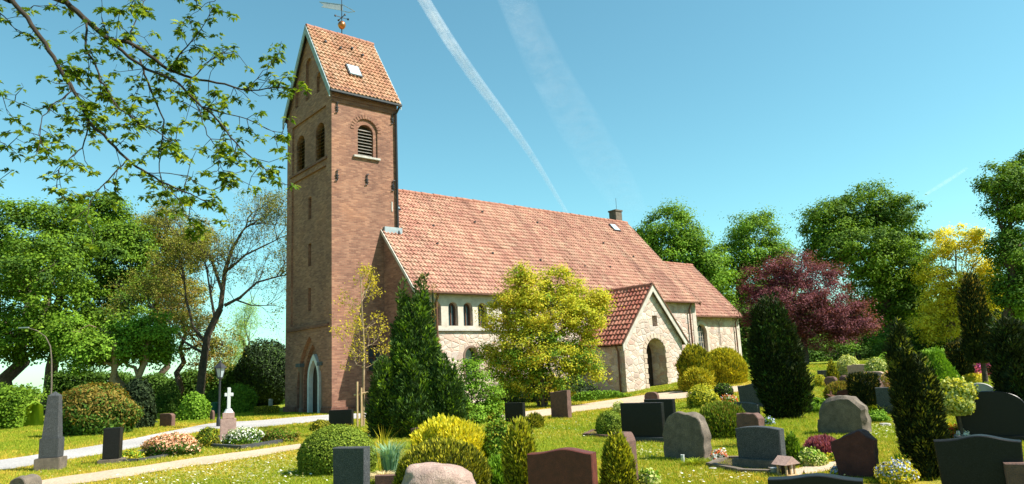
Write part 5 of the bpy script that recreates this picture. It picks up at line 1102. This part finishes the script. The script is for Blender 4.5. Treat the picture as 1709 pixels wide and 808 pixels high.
stone('thin rounded grey brown stone behind the narrow golden cypress', 1026, 1067, 721, 815, 'rightround', 'brown_granite', .2, rz=44)
stone('largest black rectangular stone on a grey plinth', 1039, 1112, 672, 739, 'flat', 'black_granite', .16, rz=60, plinth=.1, pm='slate_granite')
stone('black stone directly behind the largest black rectangular stone', 1078, 1130, 666, 715, 'flat', 'black_granite', .16, rz=52)
stone('small reddish brown stone at the path before the porch', 1076, 1101, 654, 672, 'round', 'brown_granite', .16, rz=50)
stone('rounded rough grey stone standing on the lawn in the middle', 1110, 1188, 687, 770, 'round', 'grey_granite', .24, rz=44, rough=.045, taper=-.04)
kerb('rough stone edging of the bed by the box ball', [(976, 728), (1040, 733), (1046, 725), (990, 721)], .06, .08, 'brown_granite')
stone('dark slate stone with rising top leaning beside the great yew', 1236, 1284, 640, 682, 'wave2', 'slate_granite', .14, rz=50, taper=.12)
stone('low grey stone with a gently arched top behind the olive shrub', 1209, 1269, 671, 704, 'arch', 'slate_granite', .16, rz=52)
stone('small rounded stone with a pale edge and ivy on it', 1234, 1279, 689, 748, 'rightround', 'brown_granite', .2, rz=42, rough=.02)
pbush('ivy clinging to the small rounded stone', 'ivy', 'ivy', 1248, 1264, 690, 742, ratio=.5, profile='block', mat='boxgold', n=500, size=.05, amp=.1)
stone('slate grey stone with gently arched top on a wide plinth', 1235, 1313, 711, 786, 'lowarch', 'slate_granite', .16, rz=44, plinth=.14, pm='grey_granite', taper=.03)
kerb('stone edging of the gravel bed left of the slate grey stone', [(1186, 779), (1240, 790), (1296, 792), (1262, 768), (1212, 768)], .06, .1, 'grey_granite')
stone('big rounded grey boulder stone with a lower left shoulder, left of the ivy covered yew', 1368, 1453, 661, 726, 'hump', 'grey_granite', .42, rz=50, rough=.05, name='boulder_gravestone', bev=.07)
stone('rough dark red stone with a broken pointed top', 1400, 1469, 717, 802, 'peak', 'rough_red', .2, rz=48, rough=.035, taper=.16, lean=-2)
stone('reddish stone with a curved top behind the grey boulder', 1402, 1445, 649, 690, 'arch', 'red_granite', .16, rz=48)
stone('wide dark stone behind the grass fringe, left of the ivy yew', 1469, 1524, 646, 692, 'flat', 'slate_granite', .16, rz=58)
boulder('small rounded brown boulder far back, left one', 1378, 1399, 628, 646, 'brown_granite', .6, seed=3)
boulder('small rounded brown boulder far back, right one', 1402, 1424, 626, 644, 'brown_granite', .6, seed=5)
stone('tan stone with a slanting top below the cream shrub', 1418, 1455, 608, 634, 'lowarch', 'pink_granite', .2, rz=50)
stone('pinkish stone with a rounded right shoulder right of the tan stone', 1442, 1482, 620, 658, 'rightround', 'pink_granite', .2, rz=48)
boulder('tall rounded boulder stone behind the dark clipped yew block', 1436, 1476, 625, 676, 'brown_granite', .5, seed=7)
stone('low dark stone far back behind the small boulders', 1366, 1384, 618, 634, 'flat', 'slate_granite', .16, rz=50)
stone('large black stone with a broad arched top at the right', 1608, 1712, 652, 738, 'round', 'black_granite', .2, rz=62, plinth=.1, taper=.12)
stone('pale rimmed half round stone behind the broad arched black stone', 1613, 1661, 639, 668, 'half', 'pale_granite', .18, rz=50)
stone('wide black stone with a wavy top in the right foreground', 1584, 1706, 725, 838, 'wave2', 'black_granite', .18, rz=58, taper=.08)
stone('black stone with a blue lit curved top cut by the bottom edge', 1294, 1444, 791, 885, 'wave2', 'black_granite', .2, rz=66)
stone('red brown stone corner at the very right edge', 1690, 1750, 771, 845, 'flat', 'brown_granite', .2, rz=60)
stone('grey stone beside the far right conifer', 1678, 1694, 620, 652, 'flat', 'slate_granite', .16, rz=50)
stone('long low red brown stone far back by the slim conifer', 1656, 1692, 610, 630, 'flat', 'red_granite', .3, rz=70)
stone('low grey stone beside the small cone conifer in the back', 1586, 1600, 606, 622, 'lowarch', 'grey_granite', .16, rz=50)
# rust coloured metal stars
def star(label, px, py, rad, base, tilt):
    g, m_ = G(px, base); mb = MB(); r_ = rad*m_; pts = []
    for k in range(10):
        a = math.pi/2+k*math.pi/5; q = r_ if k % 2 == 0 else r_*.45; pts.append((q*math.cos(a), q*math.sin(a)))
    zc = (base-py)*m_; A = [mb.bm.verts.new((x, 0, y+zc)) for x, y in pts]; f = mb.bm.verts.new((0, -.03, zc)); b = mb.bm.verts.new((0, .03, zc))
    for k in range(10): mb.bm.faces.new([A[k], A[(k+1) % 10], f]); mb.bm.faces.new([A[(k+1) % 10], A[k], b])
    mb.tube([(0, .02, -.05), (0, .02, zc)], .008, 5)
    o = mb.build('metal_star', M['rust'], None, tuple(g)); o.rotation_euler = (0, R(tilt), R(20)); tag(o, label, 'garden ornament')
star('rusty metal star on a stick, smaller left one', 1371, 667, 7, 688, -12); star('larger rusty metal star on a stick beside the boulder', 1386, 663, 11, 690, 10)
# wooden lantern house
g, m_ = G(1318, 797); e = empty('lantern_house', (g[0], g[1]+.1, g[2]), R(30), 'little wooden lantern house with a pitched roof beside the slate grey stone', 'grave lantern'); k = m_*1.02
mb = MB(); mb.box(-.11, .11, -.1, .1, 0, .03, .004); mb.build('base', M['palewood'], e)
mb = MB()
for sx in (-1, 0, 1):
    for sy in (-1, 1): mb.box(sx*.08-.012, sx*.08+.012, sy*.07-.012, sy*.07+.012, .031, .17)
mb.mi = 1; mb.box(-.05, .05, -.045, .045, .032, .15); mb.build('cage', [M['palewood'], M['darkwood']], e)
mb = MB(); mb.prism([(-.15, .165), (.15, .165), (0, .27)], -.12, .12, 'y'); mb.build('roof', M['pink_granite'], e)
def pot(label, px, base, r_, h_, mat, name, cat, extra=None):
    g, m_ = G(px, base); mb = MB(); mb.lathe([(r_*.7, 0), (r_, h_*.45), (r_*.95, h_*.8), (r_*1.08, h_), (r_*.8, h_+.004), (r_*.7, h_*.8)], (0, 0), 16); o = mb.build(name, M[mat], None, tuple(g), smooth=True); return tag(o, label, cat)
pot('dark green vase beside the slate grey stone', 1320, 768, .055, .14, 'green_paint', 'vase', 'vase')
pot('dark ball shaped pot under the pale mounded plant', 1342, 778, .06, .1, 'rust', 'pot', 'pot')
pot('small grey watering pot lying by the lantern house', 1294, 792, .06, .09, 'zinc', 'pot', 'pot')
pot('dark bowl planted with white flowers by the arched black stone', 1609, 740, .11, .12, 'iron', 'bowl', 'bowl')
pot('brown figure shaped pot at the daffodil clump', 1485, 800, .07, .2, 'rust', 'ornament', 'garden ornament')
pot('small white grave light in front of the round grey stone', 1140, 772, .03, .12, 'white', 'grave_light', 'grave light')
# loose cobbles beside the boulder and the yew
for k, (px, py, rr, lb) in enumerate(((1458, 792, .09, 'pale stone at the foot of the rough red stone'), (1582, 790, .12, 'pale round stone right of the ivy yew foot'), (1190, 785, .11, 'flat grey stone at the left corner of the gravel bed'), (1478, 712, .14, 'pale flat stone in the grass right of the boulder'), (654, 806, .1, 'beige stone in the dry grass'), (638, 800, .08, 'small beige stone left of the dry grass'))):
    boulder(lb, px-rr*60, px+rr*60, py-rr*45, py, 'pale_granite', .8, seed=20+k, name='stone', cat='stone')
# bench by the chancel corner
g, m_ = G(1262, 640); e = empty('bench', (g[0]-.2, g[1]+2.0, float(H(g[0], g[1]+2))), R(60), 'red brown wooden bench at the chancel corner', 'bench')
mb = MB(); 
for k in range(3): mb.box(-.75, .75, -.2+k*.14, -.09+k*.14, .43, .465, .006)
mb.build('seat', M['redwood'], e)
mb = MB()
for k in range(3): mb.box(-.75, .75, .24+k*.02, .27+k*.02, .55+k*.14, .65+k*.14, .006)
mb.build('backrest', M['redwood'], e)
for sx in (-.6, .6):
    mb = MB(); mb.box(sx-.04, sx+.04, -.2, -.13, 0, .427).box(sx-.04, sx+.04, .17, .235, 0, .9); mb.build('leg', M['iron'], e)

# ---------------------------------------------------------------- maple whose branches hang into the picture
YM = 8.0
def mp(px, py, dy=0): return at(px, py, YM+dy)
root = np.array([-9.4, 8.6, 0.0]); e = empty('maple_tree', tuple(root), 0, 'overhanging maple branches with fresh leaves against the sky, upper left', 'tree')
BR = {
 'A': ([(19, 0), (48, 32), (69, 65), (93, 102), (113, 136), (134, 173), (149, 204), (186, 238), (212, 266), (243, 288), (277, 308), (316, 323), (347, 338)], .05, .008, 0, -.3),
 'B': ([(108, 0), (139, 30), (182, 67), (212, 69), (243, 89), (282, 117), (321, 130), (368, 139), (412, 152), (455, 147), (481, 147)], .06, .006, .3, 1.0),
 'B2': ([(182, 67), (217, 97), (247, 117), (282, 130), (303, 143), (329, 173), (355, 191), (390, 234), (416, 260), (442, 282), (459, 303)], .035, .005, .45, .1),
 'B3': ([(234, 100), (243, 126), (256, 160), (273, 199), (271, 243), (265, 277), (273, 320), (286, 342)], .024, .005, .5, .9),
 'B4': ([(139, 30), (144, 39), (145, 87), (160, 108), (167, 134), (186, 160), (195, 178), (230, 204), (260, 217), (300, 250)], .026, .005, .3, -.3),
 'B5': ([(312, 134), (325, 160), (334, 191), (347, 225), (362, 247), (368, 273), (377, 303)], .016, .004, .6, .9),
 'B6': ([(338, 178), (368, 188), (412, 199), (451, 217), (477, 225)], .014, .004, .2, .5),
 'B7': ([(222, 80), (217, 56), (230, 26), (243, 0), (250, -20)], .016, .005, .5, .9),
 'B8': ([(282, 117), (303, 87), (325, 65), (342, 39), (358, 10)], .018, .004, .5, .2),
 'B9': ([(321, 130), (347, 104), (373, 87), (394, 78)], .012, .004, .5, .8),
 'B10': ([(412, 152), (433, 126), (452, 108), (466, 98)], .01, .003, .8, .9),
 'A2': ([(113, 136), (117, 156), (89, 173), (71, 195), (65, 234), (78, 251)], .014, .004, -.1, -.5),
 'A3': ([(149, 204), (141, 243), (117, 264), (95, 286), (93, 320)], .015, .004, -.1, -.5),
 'A4': ([(212, 266), (184, 295), (160, 323), (147, 345), (143, 368)], .014, .004, -.2, -.4),
 'A5': ([(93, 102), (120, 118), (150, 150), (175, 165), (215, 180)], .014, .004, -.1, .3),
 'A6': ([(243, 288), (290, 290), (320, 300), (352, 318), (378, 312)], .01, .003, -.2, .2),
 'A7': ([(277, 308), (300, 335), (310, 360), (330, 385)], .01, .003, -.2, -.1),
 'C1': ([(-30, 130), (-10, 150), (8, 163), (30, 172)], .012, .004, 0, 0), 'C2': ([(-30, 225), (0, 236), (20, 250), (40, 246)], .01, .003, 0, 0),
 'C3': ([(-30, 275), (0, 284), (20, 285)], .008, .003, 0, 0), 'C4': ([(-20, 10), (5, 25), (25, 50), (40, 58)], .014, .004, 0, .2),
 'D1': ([(48, 32), (30, 20), (60, 8), (90, 12)], .008, .003, 0, .2), 'D2': ([(170, -10), (169, 20), (172, 50)], .006, .003, 0, .2), 'D3': ([(230, -20), (225, 0), (196, 20), (190, 35)], .008, .003, 0, .2),
 'D4': ([(360, 0), (345, 5), (320, 25), (300, 40)], .007, .003, .2, .2)}
ts, tw_, cl = [], [], []
for nme, (pts, r0, r1, d0, d1) in BR.items():
    n_ = len(pts); P = np.array([mp(x, y, d0+(d1-d0)*i/(n_-1)) for i, (x, y) in enumerate(pts)]); tt = np.linspace(0, n_-1, n_*3); P = np.stack([np.interp(tt, range(n_), P[:, k]) for k in range(3)], 1); P[1:-1] += rng.normal(0, .006, P[1:-1].shape)
    ts.append(tube(P, np.linspace(r0*.58, r1*.7, len(P)), 8))
    ln = np.linalg.norm(np.diff(P, axis=0), axis=1).sum(); k = int(ln*(7.5 if r0 > .03 else 9.5))
    for q in range(k):
        i = rng.integers(int(len(P)*(.3 if r0 > .03 else .1)), len(P)); p = P[i]; dirn = unit(P[min(i+1, len(P)-1)]-P[i-1]); sd_ = unit(dirn*.6+rng.normal(0, .7, 3)*np.array([1, .7, 1])+[0, 0, -.05]); L_ = rng.uniform(.12, .42)
        p1 = p+sd_*L_*.5; p2 = p1+unit(sd_+rng.normal(0, .35, 3))*L_*.5; p3 = p2+np.array([rng.normal(0, .03), 0, rng.normal(.02, .03)])
        tw_.append(tube(np.array([p, p1, p2, p3]), [.005, .004, .003, .002], 4)); cl.append(p2); 
        if rng.random() < .35: cl.append(p1)
        if rng.random() < .4:
            p4 = p1+unit(rng.normal(0, 1, 3))*L_*.5; tw_.append(tube(np.array([p1, (p1+p4)/2+rng.normal(0, .01, 3), p4]), [.003, .0025, .002], 4)); cl.append(p4)
    cl.append(P[-1])
for a_px, r_ in (((19, 0), .05), ((108, 0), .06)):                 # the limbs run back to the trunk outside the frame
    p = mp(*a_px, 0 if a_px[0] < 50 else .3); fork = root+np.array([.3, 0, 7.2]); ts.append(tube(np.array([fork, (fork*.5+p*.5)+[0, 0, .5], p]), [.11, .08, r_], 8))
for a_px in ((-30, 130), (-30, 225), (-30, 275), (-20, 10)):
    p = mp(*a_px); ts.append(tube(np.array([root+[0.2, 0, 6.2], (root+[0, 0, 6.3])*.4+p*.6, p]), [.05, .03, .012], 6))
ts.append(tube(np.array([root+[0, 0, -.3], root+[.02, .03, 2.5], root+[.1, 0, 5], root+[.3, 0, 7.4]]), [.4, .32, .25, .15], 12))
V, F = join_tubes(ts+tw_); link('trunk', np_mesh('trunk', [(V-root, F, 0)], [M['bark_dark']], True), e)
# lobed leaves in drooping rosettes
lobes = np.array([(0, 0), (.12, -.30), (.34, -.36), (.30, -.18), (.58, -.42), (.55, -.14), (.72, -.14), (1.0, 0), (.72, .14), (.55, .14), (.58, .42), (.30, .18), (.34, .36), (.12, .30)])
C = np.array(cl); cnt = rng.integers(6, 13, len(C)); C = np.repeat(C, cnt, 0); N_ = len(C); a = rng.uniform(0, 6.28, N_); dirs = unit(np.stack([np.cos(a), np.sin(a), rng.uniform(-.75, .25, N_)], 1)); side = unit(np.cross(dirs, rng.normal(0, .35, (N_, 3))+[0, 0, 1.])); up_ = np.cross(side, dirs)
s_ = rng.uniform(.05, .1, N_)[:, None, None]; stem = C+dirs*.025+rng.normal(0, .012, C.shape)
V = stem[:, None]+s_*(lobes[None, :, :1]*dirs[:, None]+lobes[None, :, 1:]*side[:, None]+(-(lobes[None, :, :1]**2)*.25+np.abs(lobes[None, :, 1:])*.25)*up_[:, None])
k = len(lobes); F = np.arange(N_*k).reshape(-1, k); link('leaves', np_mesh('leaves', [(V.reshape(-1, 3)-root, F, 0)], [L['maple']]), e)

# ---------------------------------------------------------------- grass, daisies
NG = 150000
u = rng.random(NG); yy = 9.5+(44-9.5)*u**1.7; xx = rng.uniform(-1, 1, NG)*(yy*.78+1.5)
ok = np.ones(NG, bool); dmin = np.full(NG, 1e9)
for P_ in PATHS.values(): ok &= ~inpoly(xx, yy, P_); dmin = np.minimum(dmin, distpoly(xx, yy, P_))
cx_, cy_ = -8.52, 33.41; E_ = np.array([math.cos(R(40)), math.sin(R(40))]); lx = (xx-cx_)*E_[0]+(yy-cy_)*E_[1]; ly = -(xx-cx_)*E_[1]+(yy-cy_)*E_[0]
ok &= ~((lx > -.1) & (lx < 3.8) & (ly > -.1)); ok &= ~((lx > 2.7) & (ly > -2.8)); ok &= ~((lx > 13.2) & (lx < 18.4) & (ly > -6))
xx, yy, dmin = xx[ok], yy[ok], dmin[ok]; n_ = len(xx); zz = H(xx, yy)
def blades(x, y, z, k, h0, wd, spread, mat, name, label, cat, mats=None, pick=None):
    N_ = len(x)*k; X_ = np.repeat(x, k)+rng.normal(0, spread, N_); Y_ = np.repeat(y, k)+rng.normal(0, spread, N_); Z_ = np.repeat(z, k); a = rng.uniform(0, 6.28, N_); sc = np.repeat(np.clip(y/14, 1, 2.2), k)
    h_ = h0*rng.uniform(.5, 1.3, N_)*np.clip(sc, 1, 1.35); w_ = wd*sc; b = np.stack([X_, Y_, Z_-.005], 1); s = np.stack([np.cos(a), np.sin(a), 0*a], 1)*w_[:, None]/2; tip = b+np.stack([rng.normal(0, .4, N_)*h_, rng.normal(0, .4, N_)*h_, h_], 1)
    V = np.stack([b-s, b+s, tip], 1).reshape(-1, 3); F = np.arange(N_*3).reshape(-1, 3)
    pk = np.repeat(pick, k) if pick is not None else np.zeros(N_, bool); parts = []; used = 0
    parts = [(V, F[~pk], 0), (np.zeros((0, 3)), F[pk]-len(V), 1)] if pk.any() else [(V, F, 0)]
    me = np_mesh(name, parts, [L[m] for m in (mats or [mat])]); return tag(link(name, me), label, cat, None, 'stuff')
L['grassdry'] = leafmat('grass_blade_dry', [(0.32, 0.26, 0.03), (0.5, 0.38, 0.05), (0.62, 0.46, 0.08)], 0.3)
patch = .5+.25*np.sin(xx*.9+1.3*np.sin(yy*.7))+.25*np.sin(yy*1.1+xx*.35+2*np.sin(xx*.5))+.2*np.sin(xx*3.1+yy*2.3)
pick = rng.random(n_) < .04+.42*np.clip(patch, 0, 1)**2.2+.55*np.exp(-dmin/.5)
blades(xx, yy, zz, 6, .05, .011, .05, 'grass', 'grass', 'short yellow green churchyard grass', 'grass', ['grass', 'grassdry'], pick)
# daisies in drifts
dx, dy = [], []
for (px, py, sx, sy, k) in ((380, 790, 120, 18, 900), (560, 720, 60, 8, 60), (430, 775, 90, 14, 500), (250, 803, 60, 8, 160), (1075, 757, 30, 6, 120), (1480, 722, 26, 8, 160), (1450, 716, 30, 6, 60), (1000, 705, 60, 14, 120), (930, 720, 40, 12, 90), (1200, 800, 60, 6, 80), (600, 775, 40, 10, 80)):
    for q in range(k):
        X_, Y_ = px+rng.normal(0, sx), py+rng.normal(0, sy)
        if Y_ < 690: continue
        d = ray(X_, Y_); t = EYE/-d[2] if d[2] < -.01 else 30; dx.append(d[0]*t); dy.append(d[1]*t)
dx, dy = np.array(dx), np.array(dy); ok = np.ones(len(dx), bool)
for P_ in PATHS.values(): ok &= ~inpoly(dx, dy, P_)
dx, dy = dx[ok], dy[ok]; n_ = len(dx); a = np.arange(6)/6*2*np.pi; rr = rng.uniform(.012, .022, n_); tl = rng.normal(0, .25, (n_, 2))
base = np.stack([dx, dy, H(dx, dy)+rng.uniform(.04, .08, n_)], 1); rx_ = np.cos(a)[None]*rr[:, None]; ry_ = np.sin(a)[None]*rr[:, None]
V = base[:, None]+np.stack([rx_, ry_, rx_*tl[:, :1]+ry_*(tl[:, 1:]-.35)], -1)
tag(link('daisies', np_mesh('daisies', [(V.reshape(-1, 3), np.arange(n_*6).reshape(-1, 6), 0)], [L['whitepetal']])), 'tiny white daisies scattered over the lawn', 'flowers', None, 'stuff')

# ---------------------------------------------------------------- vapour trails
def trail_mat(name, dens, ns, thr):
    m, n, p, o = newmat(name); n.nodes.remove(p); co = objco(n); t = noise(n, ns, 6, co, 0.65)
    lw = n.nodes.new('ShaderNodeLayerWeight'); lw.inputs[0].default_value = 0.5; inv = n.nodes.new('ShaderNodeMath'); inv.operation = 'SUBTRACT'; inv.inputs[0].default_value = 1; n.links.new(lw.outputs['Facing'], inv.inputs[1])
    pw = n.nodes.new('ShaderNodeMath'); pw.operation = 'POWER'; pw.inputs[1].default_value = 1.6; n.links.new(inv.outputs[0], pw.inputs[0])
    r = ramp(n, [(thr, (0, 0, 0)), (thr+.35, (1, 1, 1))], t.outputs[0]); mu = n.nodes.new('ShaderNodeMath'); mu.operation = 'MULTIPLY'; n.links.new(r.outputs[0], mu.inputs[0]); n.links.new(pw.outputs[0], mu.inputs[1])
    m2 = n.nodes.new('ShaderNodeMath'); m2.operation = 'MULTIPLY'; m2.inputs[1].default_value = dens; n.links.new(mu.outputs[0], m2.inputs[0])
    tr = n.nodes.new('ShaderNodeBsdfTransparent'); df = n.nodes.new('ShaderNodeBsdfTranslucent'); df.inputs[0].default_value = (.9, .9, .9, 1); d2 = n.nodes.new('ShaderNodeBsdfDiffuse'); d2.inputs[0].default_value = (.9, .9, .9, 1)
    ad = n.nodes.new('ShaderNodeMixShader'); n.links.new(df.outputs[0], ad.inputs[1]); n.links.new(d2.outputs[0], ad.inputs[2])
    mx = n.nodes.new('ShaderNodeMixShader'); n.links.new(m2.outputs[0], mx.inputs[0]); n.links.new(tr.outputs[0], mx.inputs[1]); n.links.new(ad.outputs[0], mx.inputs[2]); n.links.new(mx.outputs[0], o.inputs[0]); return m
def trail(label, pts, wpx, alt, mat):
    P = []; Rr = []
    for (x, y), w_ in zip(pts, wpx): d = ray(x, y); t = (alt-EYE)/d[2]; P.append(np.array([0, 0, EYE])+d*t); Rr.append(w_*t/FPX/2)
    P = np.array(P); k = len(P); tt = np.linspace(0, k-1, 60); P = np.stack([np.interp(tt, range(k), P[:, q]) for q in range(3)], 1); Rr = np.interp(tt, range(k), Rr); sm_ = P.copy()
    for _ in range(60): sm_[1:-1] = (sm_[:-2]+2*sm_[1:-1]+sm_[2:])/4
    V, F = tube(sm_, Rr, 24); tag(link('vapour_trail', np_mesh('vapour_trail', [(V, F, 0)], [mat], True)), label, 'vapour trail')
tm1 = trail_mat('trail_dense', .95, .012, .2); tm2 = trail_mat('trail_faint', .26, .005, .3); tm3 = trail_mat('trail_small', .34, .01, .3)
trail('bright white vapour trail slanting down to the nave ridge', [(690, -30), (712, 8), (745, 62), (790, 130), (838, 190), (880, 245), (915, 305), (950, 362)], [22, 21, 21, 20, 17, 13, 9, 6], 1500, tm1)
trail('broad faint vapour trail right of the bright one', [(850, -30), (885, 60), (925, 140), (970, 215), (1010, 280), (1045, 330), (1065, 372)], [60, 64, 70, 76, 70, 60, 40], 1800, tm2)
trail('short thin vapour trail at the right above the yellow tree', [(1543, 326), (1580, 303), (1612, 282)], [7, 9, 6], 1600, tm3)
trail('short faint vapour trail low in the sky left of the tower', [(375, 306), (405, 322), (425, 345)], [14, 16, 10], 1500, tm3)
